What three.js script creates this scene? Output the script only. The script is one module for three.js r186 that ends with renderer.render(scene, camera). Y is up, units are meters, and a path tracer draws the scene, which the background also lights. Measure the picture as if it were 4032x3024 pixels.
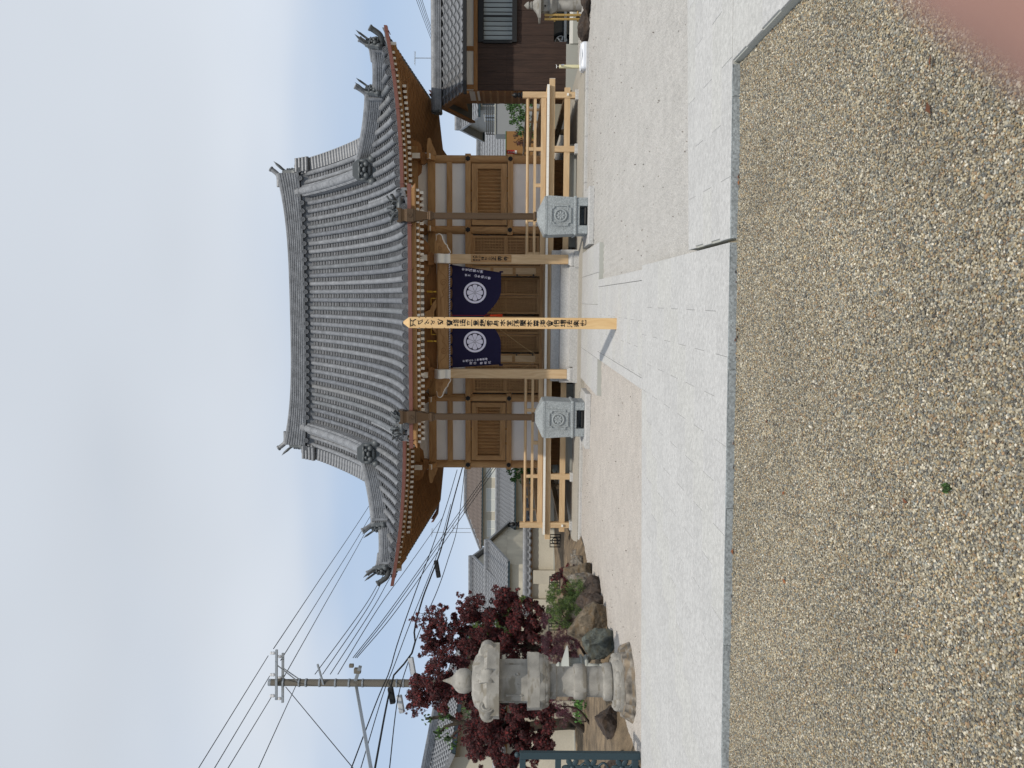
import * as THREE from 'three';
import { mergeGeometries, mergeVertices, toCreasedNormals } from 'three/addons/utils/BufferGeometryUtils.js';
import { RoundedBoxGeometry } from 'three/addons/geometries/RoundedBoxGeometry.js';
import { ConvexGeometry } from 'three/addons/geometries/ConvexGeometry.js';
import { MarchingCubes } from 'three/addons/objects/MarchingCubes.js';

// ---------------------------------------------------------------- camera, sky, sun, exposure
const scene = new THREE.Scene();
const FPX = 3030, YAW = 6.26 * Math.PI / 180, ROLL = 0.006;           // focal length in photo pixels, turn to the left of the hall axis, tilt of the phone
const CAM = new THREE.Vector3(0.42, 1.58, 21.06);
const vR = new THREE.Vector3(Math.cos(YAW), 0, -Math.sin(YAW)), vF = new THREE.Vector3(-Math.sin(YAW), 0, -Math.cos(YAW)), vU = new THREE.Vector3(0, 1, 0);
const camera = new THREE.PerspectiveCamera(2 * Math.atan(1512 / FPX) * 180 / Math.PI, 4 / 3, 0.004, 400);
{ // the phone is held on its side: the picture's right edge points to the ground
  const cx = vR.clone().multiplyScalar(Math.sin(ROLL)).addScaledVector(vU, -Math.cos(ROLL));
  const cy = vR.clone().multiplyScalar(Math.cos(ROLL)).addScaledVector(vU, Math.sin(ROLL));
  const m = new THREE.Matrix4().makeBasis(cx, cy, vF.clone().negate());
  camera.position.copy(CAM); camera.quaternion.setFromRotationMatrix(m);
}
camera.focus = 13; camera.userData.fStop = 11;
scene.add(camera);
const renderer = new THREE.WebGLRenderer({ antialias: true });
renderer.setSize(1024, 768);
renderer.toneMapping = THREE.LinearToneMapping;
renderer.toneMappingExposure = 1.0;
renderer.shadowMap.enabled = true;
const SUN = new THREE.Vector3(0.27, 1.22, 0.80).normalize();
const sun = new THREE.DirectionalLight(0xfff7ea, 2.7);
sun.position.copy(SUN).multiplyScalar(40); sun.castShadow = true; sun.shadow.radius = 2.5;
Object.assign(sun.shadow.camera, { left: -25, right: 25, top: 25, bottom: -25, near: 1, far: 90 });
sun.shadow.mapSize.set(4096, 4096);
scene.add(sun); scene.add(sun.target);

// ---------------------------------------------------------------- noise
let seed = 12345;
const rnd = () => { seed = (seed * 1664525 + 1013904223) >>> 0; return seed / 4294967296; };
const rr = (a, b) => a + (b - a) * rnd();
const pick = a => a[Math.floor(rnd() * a.length)];
const PERM = new Uint8Array(512); { const p = [...Array(256).keys()]; for (let i = 255; i > 0; i--) { const j = Math.floor(rnd() * (i + 1)); [p[i], p[j]] = [p[j], p[i]]; } for (let i = 0; i < 512; i++) PERM[i] = p[i & 255]; }
const fade = t => t * t * (3 - 2 * t);
function vn2(x, y, px = 256, py = 256) { // value noise with a period
  const xi = Math.floor(x), yi = Math.floor(y), fx = fade(x - xi), fy = fade(y - yi);
  const h = (a, b) => PERM[PERM[((a % px) + px) % px & 255] + (((b % py) + py) % py & 255)] / 255;
  const a = h(xi, yi), b = h(xi + 1, yi), c = h(xi, yi + 1), d = h(xi + 1, yi + 1);
  return a + (b - a) * fx + (c - a) * fy + (a - b - c + d) * fx * fy;
}
function fb2(x, y, o = 4, px = 256, py = 256) { let s = 0, a = 0.5, n = 0; for (let i = 0; i < o; i++) { s += a * vn2(x, y, px, py); n += a; x *= 2; y *= 2; px *= 2; py *= 2; a *= 0.5; } return s / n; }
function vn3(x, y, z) {
  const xi = Math.floor(x), yi = Math.floor(y), zi = Math.floor(z), fx = fade(x - xi), fy = fade(y - yi), fz = fade(z - zi);
  const h = (a, b, c) => PERM[PERM[PERM[a & 255] + (b & 255)] + (c & 255)] / 255, L = (a, b, t) => a + (b - a) * t;
  return L(L(L(h(xi, yi, zi), h(xi + 1, yi, zi), fx), L(h(xi, yi + 1, zi), h(xi + 1, yi + 1, zi), fx), fy), L(L(h(xi, yi, zi + 1), h(xi + 1, yi, zi + 1), fx), L(h(xi, yi + 1, zi + 1), h(xi + 1, yi + 1, zi + 1), fx), fy), fz);
}
function fb3(x, y, z, o = 4) { let s = 0, a = 0.5, n = 0; for (let i = 0; i < o; i++) { s += a * vn3(x, y, z); n += a; x *= 2.03; y *= 2.03; z *= 2.03; a *= 0.5; } return s / n; }
const clamp = (x, a = 0, b = 1) => Math.min(b, Math.max(a, x));
const smooth = (a, b, x) => { const t = clamp((x - a) / (b - a)); return t * t * (3 - 2 * t); };

// ---------------------------------------------------------------- sky: thin high cloud with blue gaps low down
{
  const W = 1024, H = 512, d = new Float32Array(W * H * 4);
  for (let j = 0; j < H; j++) for (let i = 0; i < W; i++) {
    const th = (j + 0.5) / H * Math.PI - Math.PI / 2, ph = ((i + 0.5) / W - 0.5) * 2 * Math.PI, cy = Math.cos(th);
    const x = cy * Math.cos(ph), y = Math.sin(th), z = cy * Math.sin(ph), k = (j * W + i) * 4;
    const e = Math.max(0, Math.asin(y) * 180 / Math.PI), q = 1 / (Math.max(y, 0) + 0.22);
    const n1 = fb3(x * q * 1.1 + 3, z * q * 1.1 + 7, 1.7, 4), n2 = fb3(x * q * 0.45 + 11, z * q * 1.2 + 2, 5.1, 4);
    // cover: pale at the horizon, broken blue from 7 to 18 degrees, closed veil above
    const n3 = fb3(x * q * 0.8 + 21, z * q * 0.5 + 5, 8.3, 3), cov = clamp(0.06 + smooth(8, 22, e + (n2 - 0.5) * 30) * 0.94) * (1 - 0.28 * smooth(0.5, 0.7, n3));
    const veil = clamp(cov + (n1 - 0.5) * 0.5 * (1 - cov));
    const hz = Math.exp(-e / 6);
    const bl = [0.38 + 0.34 * hz, 0.53 + 0.27 * hz, 0.76 + 0.14 * hz];
    const g = 0.69 + (n1 - 0.5) * 0.2 + (n2 - 0.5) * 0.16;
    const cl = [g * 0.965, g * 1.04, g * 1.145];
    for (let c = 0; c < 3; c++) d[k + c] = y < 0 ? 0.22 : bl[c] + (cl[c] - bl[c]) * veil;
    d[k + 3] = 1;
  }
  const t = new THREE.DataTexture(d, W, H, THREE.RGBAFormat, THREE.FloatType);
  t.mapping = THREE.EquirectangularReflectionMapping; t.colorSpace = THREE.LinearSRGBColorSpace; t.magFilter = t.minFilter = THREE.LinearFilter; t.needsUpdate = true;
  scene.background = t; scene.environment = t;
}

// ---------------------------------------------------------------- helpers
const V = (x, y, z) => new THREE.Vector3(x, y, z);
function ray(px, py) { const du = 1512 - py, dv = px - 2016, a = du * Math.cos(ROLL) + dv * Math.sin(ROLL), b = dv * Math.cos(ROLL) - du * Math.sin(ROLL); return vF.clone().addScaledVector(vR, a / FPX).addScaledVector(vU, -b / FPX); }
const G = (px, py, Y = 0) => { const r = ray(px, py); return CAM.clone().addScaledVector(r, (Y - CAM.y) / r.y); };      // photo pixel -> point on level ground
const PZ = (px, py, z) => { const r = ray(px, py); return CAM.clone().addScaledVector(r, (z - CAM.z) / r.z); };        // photo pixel -> point on a wall parallel to the hall front
const names = {};
const numbered = n => { names[n] = (names[n] ?? -1) + 1; return names[n] ? n + '_' + String(names[n]).padStart(3, '0') : n; };
function shade(o) { o.castShadow = true; o.receiveShadow = true; return o; }
function thing(name, label, category, pos = [0, 0, 0], turn = 0, group) {
  const o = new THREE.Group(); o.name = numbered(name); o.position.set(...pos); o.rotation.y = turn; o.userData = { label, category };
  if (group) o.userData.group = group;
  scene.add(o); return o;
}
function part(parent, name, geo, mat) { const m = shade(new THREE.Mesh(Array.isArray(geo) ? mg(geo) : geo, mat)); m.name = name; parent.add(m); return m; }
function solo(name, label, category, geo, mat, pos = [0, 0, 0], group) { const m = shade(new THREE.Mesh(Array.isArray(geo) ? mg(geo) : geo, mat)); m.name = numbered(name); m.position.set(...pos); m.userData = { label, category }; if (group) m.userData.group = group; scene.add(m); return m; }
function struct(name, geo, mat) { const m = shade(new THREE.Mesh(Array.isArray(geo) ? mg(geo) : geo, mat)); m.name = numbered(name); m.userData = { kind: 'structure', label: '', category: '' }; delete m.userData.label; delete m.userData.category; scene.add(m); return m; }
function mg(list) { // merge anything: non-indexed position, normal, uv
  const out = list.flat(9).map(g => { let q = g.index ? g.toNonIndexed() : g.clone(); if (!q.attributes.normal) q.computeVertexNormals(); if (!q.attributes.uv) q.setAttribute('uv', new THREE.BufferAttribute(new Float32Array(q.attributes.position.count * 2), 2)); for (const k of Object.keys(q.attributes)) if (!['position', 'normal', 'uv', 'color'].includes(k)) q.deleteAttribute(k); q.morphAttributes = {}; return q; });
  const hasC = out.some(g => g.attributes.color);
  if (hasC) for (const g of out) if (!g.attributes.color) g.setAttribute('color', new THREE.BufferAttribute(new Float32Array(g.attributes.position.count * 3).fill(1), 3));
  return mergeGeometries(out, false);
}
function uvw(geo, axis = 'y', off = null) { // lay uv in metres, grain along one axis
  const g = geo.index ? geo.toNonIndexed() : geo, p = g.attributes.position, uv = new Float32Array(p.count * 2), ai = 'xyz'.indexOf(axis);
  if (!g.attributes.normal) g.computeVertexNormals();
  const ox = off === null ? rnd() * 7 : off, oy = off === null ? rnd() * 7 : off, a = V(), b = V(), c = V();
  for (let i = 0; i < p.count; i += 3) {
    a.fromBufferAttribute(p, i); b.fromBufferAttribute(p, i + 1).sub(a); c.fromBufferAttribute(p, i + 2).sub(a); b.cross(c);
    const n = [Math.abs(b.x), Math.abs(b.y), Math.abs(b.z)], k = n[0] > n[1] && n[0] > n[2] ? 0 : n[1] > n[2] ? 1 : 2;
    let o = [0, 1, 2].filter(q => q !== k); if (o[1] === ai) o = [o[1], o[0]];
    for (let j = 0; j < 3; j++) { const q = [p.getX(i + j), p.getY(i + j), p.getZ(i + j)]; uv[(i + j) * 2] = q[o[0]] + ox; uv[(i + j) * 2 + 1] = q[o[1]] + oy; }
  }
  g.setAttribute('uv', new THREE.BufferAttribute(uv, 2)); return g;
}
const long = (w, h, d) => h >= w && h >= d ? 'y' : w >= d ? 'x' : 'z';
const bx = (w, h, d, x = 0, y = 0, z = 0, ax) => uvw(new THREE.BoxGeometry(w, h, d).translate(x, y, z), ax || long(w, h, d));
const b2 = (x0, x1, y0, y1, z0, z1, ax) => bx(x1 - x0, y1 - y0, z1 - z0, (x0 + x1) / 2, (y0 + y1) / 2, (z0 + z1) / 2, ax);
const rb = (w, h, d, r, x = 0, y = 0, z = 0, ax) => uvw(new RoundedBoxGeometry(w, h, d, 2, r).translate(x, y, z), ax || long(w, h, d));
const rb2 = (x0, x1, y0, y1, z0, z1, r, ax) => rb(x1 - x0, y1 - y0, z1 - z0, r, (x0 + x1) / 2, (y0 + y1) / 2, (z0 + z1) / 2, ax);
const prism = (rt, rb, h, n) => { const g = new THREE.CylinderGeometry(rt, rb, h, n).toNonIndexed(); g.computeVertexNormals(); return g; };
const cyl = (r0, r1, h, x = 0, y = 0, z = 0, n = 16) => new THREE.CylinderGeometry(r1, r0, h, n).translate(x, y, z);
function tube(pts, r, n = 6, seg) { const c = new THREE.CatmullRomCurve3(pts.map(p => p.isVector3 ? p : V(...p)), false, 'centripetal'); return new THREE.TubeGeometry(c, seg || Math.max(4, pts.length * 4), r, n); }
function bar(a, b, w, h) { // a square bar between two points, h measured upright
  const A = a.isVector3 ? a : V(...a), B = b.isVector3 ? b : V(...b), g = uvw(new THREE.BoxGeometry(A.distanceTo(B), h, w), 'x');
  const x = B.clone().sub(A).normalize(), z = x.clone().cross(vU); if (z.lengthSq() < 1e-6) z.set(0, 0, 1); z.normalize(); const y = z.clone().cross(x);
  return g.applyMatrix4(new THREE.Matrix4().makeBasis(x, y, z).setPosition(A.clone().add(B).multiplyScalar(0.5)));
}
const rod = (a, b, r, n = 8, r1 = r) => { const A = a.isVector3 ? a : V(...a), B = b.isVector3 ? b : V(...b), g = new THREE.CylinderGeometry(r1, r, A.distanceTo(B), n); g.applyQuaternion(new THREE.Quaternion().setFromUnitVectors(vU, B.clone().sub(A).normalize())); const c = A.clone().add(B).multiplyScalar(0.5); return g.translate(c.x, c.y, c.z); };
const lathe = (pts, n = 24) => { // turned solid, wound outward whichever way the profile runs
  let a = 0; for (let i = 0; i + 1 < pts.length; i++) a += (pts[i + 1][1] - pts[i][1]) * (pts[i][0] + pts[i + 1][0]);
  const q = a < 0 ? [...pts].reverse() : pts, g = new THREE.LatheGeometry(q.map(p => new THREE.Vector2(p[0], p[1])), n); g.deleteAttribute('uv'); g.deleteAttribute('normal'); return toCreasedNormals(mergeVertices(g, 1e-5), 0.6);
};
function shp(pts) { const s = new THREE.Shape(); pts.forEach((p, i) => i ? s.lineTo(p[0], p[1]) : s.moveTo(p[0], p[1])); s.closePath(); return s; }
const ext = (pts, d, bev = 0) => new THREE.ExtrudeGeometry(Array.isArray(pts) ? shp(pts) : pts, { depth: d, bevelEnabled: bev > 0, bevelSize: bev, bevelThickness: bev, bevelSegments: 1, curveSegments: 8 });
function fromArrays(pos, idx, uv) { const g = new THREE.BufferGeometry(); g.setAttribute('position', new THREE.Float32BufferAttribute(pos, 3)); if (uv) g.setAttribute('uv', new THREE.Float32BufferAttribute(uv, 2)); if (idx) g.setIndex(idx); g.computeVertexNormals(); return g; }
function sweep(profile, path, ups, closed = true) { // flat-shaded sweep of a profile [[side, up], ...] along points; scale per point optional in ups
  const n = profile.length, pos = [], quad = (a, b, c, d) => pos.push(...a, ...b, ...c, ...a, ...c, ...d);
  const rings = path.map((p, i) => { const t = (path[i + 1] || p).clone().sub(path[i - 1] || p).normalize(), s = V().crossVectors(t, vU).normalize(), u = V().crossVectors(s, t); const k = ups ? ups[i] : 1; return profile.map(q => p.clone().addScaledVector(s, q[0]).addScaledVector(vU, q[1] * k)); });
  for (let i = 0; i + 1 < rings.length; i++) for (let j = 0; j < (closed ? n : n - 1); j++) { const k = (j + 1) % n; quad(rings[i][j].toArray(), rings[i][k].toArray(), rings[i + 1][k].toArray(), rings[i + 1][j].toArray()); }
  if (closed) for (const [r, f] of [[rings[0], 1], [rings.at(-1), 0]]) { const tri = THREE.ShapeUtils.triangulateShape(profile.map(q => new THREE.Vector2(q[0], q[1])), []); for (const t of tri) { const o = f ? t : [...t].reverse(); o.forEach(i => pos.push(...r[i].toArray())); } }
  const g = new THREE.BufferGeometry(); g.setAttribute('position', new THREE.Float32BufferAttribute(pos, 3)); g.computeVertexNormals(); return uvw(g, 'x');
}

// ---------------------------------------------------------------- textures and materials
function tex(w, h, fn, srgb = true, rep = 1) {
  const d = new Uint8Array(w * h * 4);
  for (let j = 0; j < h; j++) for (let i = 0; i < w; i++) { const c = fn(i, j), k = (j * w + i) * 4; d[k] = clamp(c[0], 0, 255); d[k + 1] = clamp(c[1], 0, 255); d[k + 2] = clamp(c[2], 0, 255); d[k + 3] = 255; }
  const t = new THREE.DataTexture(d, w, h, THREE.RGBAFormat); t.wrapS = t.wrapT = THREE.RepeatWrapping; t.magFilter = THREE.LinearFilter; t.minFilter = THREE.LinearMipmapLinearFilter; t.generateMipmaps = true; if (srgb) t.colorSpace = THREE.SRGBColorSpace; t.repeat.set(rep, rep); t.needsUpdate = true; return t;
}
const gray = (w, h, fn, rep) => tex(w, h, (i, j) => { const v = fn(i, j); return [v, v, v]; }, false, rep);
const mix3 = (a, b, t) => [a[0] + (b[0] - a[0]) * t, a[1] + (b[1] - a[1]) * t, a[2] + (b[2] - a[2]) * t];
function woodTex(light, dark, rep = 0.5, knots = 0.35) { // grain along u
  return tex(1024, 512, (i, j) => {
    const u = i / 1024, v = j / 512, w = fb2(u * 3, v * 6, 3, 3, 6);
    const g = fb2(u * 4 + 2, v * 40 + w * 6, 4, 4, 40), f = vn2(u * 24, v * 250, 24, 250), ring = 0.5 + 0.5 * Math.sin((v * 22 + w * 5 * knots * 2) * Math.PI * 2);
    const t = clamp(0.18 + (g - 0.5) * 0.7 + ring * 0.22 + (f - 0.5) * 0.22 + (w - 0.5) * 0.5); return mix3(light, dark, t);
  }, true, rep);
}
const std = (o) => new THREE.MeshStandardMaterial(Object.assign({ roughness: 0.8, metalness: 0 }, o));
const woodNew = woodTex([204, 177, 139], [178, 145, 106], 0.5), woodPost = woodTex([216, 184, 135], [192, 152, 102], 0.5), woodAged = woodTex([180, 142, 96], [138, 100, 62], 0.5), woodDark = woodTex([66, 48, 39], [40, 28, 23], 0.6, 0.15), woodBrown = woodTex([160, 117, 73], [118, 82, 48], 0.6);
const woodBump = gray(512, 256, (i, j) => 128 + (fb2(i / 512 * 6, j / 256 * 90, 3, 6, 90) - 0.5) * 150, 0.5);
const graniteTex = tex(512, 512, (i, j) => { const n = fb2(i / 16, j / 16, 2, 32, 32), s = rnd(), c = fb2(i / 128, j / 128, 3, 4, 4); let v = 186 + (n - 0.5) * 30 + (c - 0.5) * 7 + (s - 0.5) * 46; if (s > 0.96) v -= 50; return [v, v * 0.997, v * 0.987]; }, true, 1.3);
const graniteCoarse = tex(512, 512, (i, j) => { const n = fb2(i / 8, j / 8, 2, 64, 64), s = rnd(), c = fb2(i / 128, j / 128, 3, 4, 4); let v = 153 + (n - 0.5) * 70 + (c - 0.5) * 18 + (s - 0.5) * 40; return [v * 0.98, v, v * 1.01]; }, true, 1.3);
const stoneTex = tex(512, 512, (i, j) => { const n = fb2(i / 64, j / 64, 5, 8, 8), m = fb2(i / 48 + 5, j / 96, 5, 10, 5), s = rnd(); const v = 146 + (n - 0.5) * 56 + (s - 0.5) * 30; const c = [v, v * 0.98, v * 0.935]; const k = smooth(0.52, 0.7, m); return mix3(c, [118, 112, 100], k * 0.75); }, true, 1);
const grit = gray(512, 512, () => 90 + rnd() * 120, 2), soft = gray(512, 512, (i, j) => 255 * fb2(i / 32, j / 32, 5, 16, 16), 1);
const tileTex = tex(512, 512, (i, j) => { const n = fb2(i / 64, j / 64, 4, 8, 8), m = fb2(i / 16, j / 16, 2, 32, 32), s = rnd(); const v = 130 + (n - 0.5) * 44 + (m - 0.5) * 22 + (s - 0.5) * 14; return [v * 0.985, v, v * 1.025]; }, true, 1);
const plasterTex = tex(256, 256, (i, j) => { const n = fb2(i / 64, j / 64, 4, 4, 4), s = rnd(); const v = 226 + (n - 0.5) * 14 + (s - 0.5) * 8; return [v, v * 0.985, v * 0.965]; }, true, 0.7);
const stuccoTex = tex(256, 256, (i, j) => { const n = fb2(i / 64, j / 64, 4, 4, 4), s = rnd(); const v = 192 + (n - 0.5) * 34 + (s - 0.5) * 14; return [v, v * 0.97, v * 0.89]; }, true, 0.3);
const rockTex = tex(512, 512, (i, j) => { const n = fb2(i / 64, j / 64, 5, 8, 8), m = fb2(i / 32 + 4, j / 100, 4, 16, 5), s = rnd(); const v = 120 + (n - 0.5) * 120 + (s - 0.5) * 26; const c = [v, v * 0.95, v * 0.88]; return mix3(c, [124, 104, 78], smooth(0.5, 0.7, m) * 0.5); }, true, 1.6);
const M = {
  wood: std({ map: woodNew, roughness: 0.72, bumpMap: woodBump, bumpScale: 0.0006 }),
  post: std({ map: woodPost, roughness: 0.7, bumpMap: woodBump, bumpScale: 0.0006 }),
  timber: std({ map: woodAged, roughness: 0.75, bumpMap: woodBump, bumpScale: 0.0008 }),
  rafter: std({ map: woodBrown, roughness: 0.8 }),
  darkBoard: std({ map: woodDark, roughness: 0.85, bumpMap: woodBump, bumpScale: 0.0015 }),
  white: std({ color: 0xe6e4dd, roughness: 0.75 }),
  plaster: std({ map: plasterTex, roughness: 0.95 }),
  stucco: std({ map: stuccoTex, roughness: 0.95 }),
  tile: std({ map: tileTex, roughness: 0.48, metalness: 0.15 }),
  tileFlat: std({ map: tileTex, vertexColors: true, roughness: 0.5, metalness: 0.15 }),
  oni: std({ color: 0x585c5e, roughness: 0.5, metalness: 0.2 }),
  granite: std({ map: graniteTex, roughness: 0.85, bumpMap: grit, bumpScale: 0.0008 }),
  graniteGrey: std({ map: graniteCoarse, color: 0xf6fafa, roughness: 0.8, bumpMap: grit, bumpScale: 0.001 }),
  oldStone: std({ map: stoneTex, roughness: 0.95, bumpMap: soft, bumpScale: 0.0025 }),
  rock: std({ map: rockTex, roughness: 0.95, bumpMap: soft, bumpScale: 0.012 }),
  gutter: std({ color: 0x7d5249, roughness: 0.5, metalness: 0.1 }),
  spout: std({ color: 0x5c4936, roughness: 0.36, metalness: 0.6 }),
  iron: std({ color: 0x131416, roughness: 0.45, metalness: 0.3 }),
  gold: std({ color: 0xd8b24a, roughness: 0.35, metalness: 0.8 }),
  navy: new THREE.MeshPhysicalMaterial({ color: 0x130d34, roughness: 0.9, sheen: 0.3, sheenColor: new THREE.Color(0x3a2a80) }),
  crest: std({ color: 0xe2dfee, roughness: 0.9 }),
  ink: std({ color: 0x14100d, roughness: 0.7 }),
  concrete: std({ color: 0xa9aaa3, roughness: 0.95, bumpMap: grit, bumpScale: 0.001 }),
  steel: std({ color: 0x2f4148, roughness: 0.5, metalness: 0.3 }),
  black: std({ color: 0x0b0b0c, roughness: 0.6 }),
};

const rowMats = [0xffffff, 0xf0f1f3, 0xe4e6e6, 0xf8f6f2, 0xdcdee2].map(c => std({ map: tileTex, color: c, roughness: 0.48, metalness: 0.15 }));
// ---------------------------------------------------------------- ground
const GRAVEL_Y = -0.058, SAND_Y = -0.09;
{ // wide ground sheet to the horizon
  const m = struct('ground', uvw(new THREE.PlaneGeometry(500, 500).rotateX(-Math.PI / 2).translate(0, -0.26, -60), 'x', 0), std({ map: stuccoTex, color: 0x8f8878, roughness: 1 }));
}
function slabQuad(c, y0, y1, bev = 0.006) { // c: four [x, z] corners in order, chamfered top edge
  const cx = (c[0][0] + c[1][0] + c[2][0] + c[3][0]) / 4, cz = (c[0][1] + c[1][1] + c[2][1] + c[3][1]) / 4, pos = [];
  const inn = c.map(p => { const dx = cx - p[0], dz = cz - p[1]; return [p[0] + Math.sign(dx) * bev, p[1] + Math.sign(dz) * bev]; });
  const q = (a, b, d, e) => pos.push(...a, ...b, ...d, ...a, ...d, ...e), T = inn.map(p => [p[0], y1, p[1]]), E = c.map(p => [p[0], y1 - bev * 0.8, p[1]]), B = c.map(p => [p[0], y0, p[1]]);
  q(T[0], T[1], T[2], T[3]); for (let i = 0; i < 4; i++) { const k = (i + 1) % 4; q(T[i], E[i], E[k], T[k]); q(E[i], B[i], B[k], E[k]); }
  const g = new THREE.BufferGeometry(); g.setAttribute('position', new THREE.Float32BufferAttribute(pos, 3)); g.computeVertexNormals(); return uvw(g, 'x');
}
const slabMats = [0xffffff, 0xfdfdfd, 0xfefefc, 0xfbfbfb].map(c => std({ map: graniteTex, color: c, roughness: 0.88, bumpMap: grit, bumpScale: 0.0006 }));
function poly(c, y) { const s = new THREE.ShapeGeometry(shp(c.map(p => [p[0], -p[1]]))); s.rotateX(-Math.PI / 2).translate(0, y, 0); return uvw(s, 'x', 0); }
function paving(name, back, front, len, rows, w, bondOff = 0) { // back / front: functions of x giving z; slabs in running bond between x0 and x1
  const [x0, x1] = len, base = struct(name, slabQuad([[x0, back(x0)], [x0, front(x0)], [x1, front(x1)], [x1, back(x1)]], -0.22, -0.014, 0.002), M.concrete);
  let n = 0;
  for (let r = 0; r < rows; r++) {
    const t0 = r / rows, t1 = (r + 1) / rows, z = (x, t) => back(x) + (front(x) - back(x)) * t;
    let x = x1 - (r % 2 ? w / 2 : w) + bondOff, xe = x1;
    while (xe > x0 + 0.01) {
      const a = Math.max(x0, x), b = xe, g = 0.001; xe = x; x -= w; if (b - a < 0.03) continue;
      const dy = (rnd() - 0.5) * 0.0012, m = part(base, 'paving_slab', slabQuad([[a + g, z(a, t0) + g], [a + g, z(a, t1) - g], [b - g, z(b, t1) - g], [b - g, z(b, t0) + g]], -0.2, dy, 0.0025), slabMats[n++ % 4]);
      if (!(a > -6.6 && b < 6.5)) { base.remove(m); base.userData.rest = (base.userData.rest || []); base.userData.rest.push(m.geometry); }
    }
  }
  if (base.userData.rest) { const far = part(base, 'far_paving_slabs', base.userData.rest, slabMats[0]); far.userData.kind = 'stuff'; delete base.userData.rest; }
  return base;
}
const lin = (x0, z0, x1, z1) => x => z0 + (z1 - z0) * (x - x0) / (x1 - x0);
const leftBack = lin(-0.66, 11.75, -4.5, 12.27), leftFront = lin(0.84, 15.36, -3.05, 15.64), rightBack = lin(0.875, 14.05, 3.15, 13.69), rightFront = lin(0.875, 15.365, 2.11, 15.262);
paving('cross_path', leftBack, leftFront, [-9.2, 0.845], 11, 0.66, -0.175);
paving('cross_path', rightBack, rightFront, [0.872, 8.2], 5, 0.86);
paving('side_path', x => rightFront(x) + 0.012, () => 17.9, [2.14, 4.4], 8, 0.75);
paving('approach_path', () => 6.76, leftBack, [-0.52, 0.66], 16, 0.66, -0.16);
{ // border stones along the approach
  const b = struct('path_border', slabQuad([[-0.656, 6.77], [-0.656, 11.72], [-0.526, 11.71], [-0.526, 6.77]], -0.22, -0.014, 0.002), M.concrete);
  for (const [xa, xb, zs, ze] of [[-0.66, -0.525, 6.765, 11.735], [0.665, 0.795, 6.765, 11.55]]) for (let k = 0; k < 5; k++) { const a = zs + (ze - zs) * k / 5, c = zs + (ze - zs) * (k + 1) / 5; part(b, 'border_stone', slabQuad([[xa, a + 0.003], [xa, c - 0.003], [xb, c - 0.003], [xb, a + 0.003]], -0.2, 0.001, 0.005), slabMats[(k + 1) % 4]); }
}
{ // landing before the porch
  const b = struct('landing', slabQuad([[-1.36, 3.42], [-1.36, 6.75], [1.48, 6.75], [1.48, 3.42]], -0.22, -0.014, 0.002), M.concrete);
  const xs = [-1.36, -0.66, 0.0, 0.335, 0.93, 1.48], zs = [3.42, 3.95, 4.9, 5.85, 6.75];
  for (let j = 0; j < 4; j++) for (let i = 0; i < 5; i++) part(b, 'paving_slab', slabQuad([[xs[i] + 0.003, zs[j] + 0.003], [xs[i] + 0.003, zs[j + 1] - 0.003], [xs[i + 1] - 0.003, zs[j + 1] - 0.003], [xs[i + 1] - 0.003, zs[j] + 0.003]], -0.2, 0.001, 0.004), slabMats[(i + j) % 4]);
}
{ // raised edging round the hall
  const m = struct('hall_apron', [b2(-6.1, 6.1, -0.24, -0.005, -9.6, 3.05, 'x'), b2(-1.7, 1.75, -0.24, -0.006, 3.05, 3.4, 'x')], std({ color: 0xe8e2d6, map: graniteTex, roughness: 0.9 }));
  const e = []; for (let k = 0; k < 12; k++) { const x0 = -6.12 + k * 1.02; part(m, 'edging_stone', slabQuad([[x0 + 0.004, 3.06], [x0 + 0.004, 3.28], [x0 + 1.016, 3.28], [x0 + 1.016, 3.06]].map(p => [p[0], p[1]]), -0.2, -0.03, 0.01), slabMats[k % 4]); }
}
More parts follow.
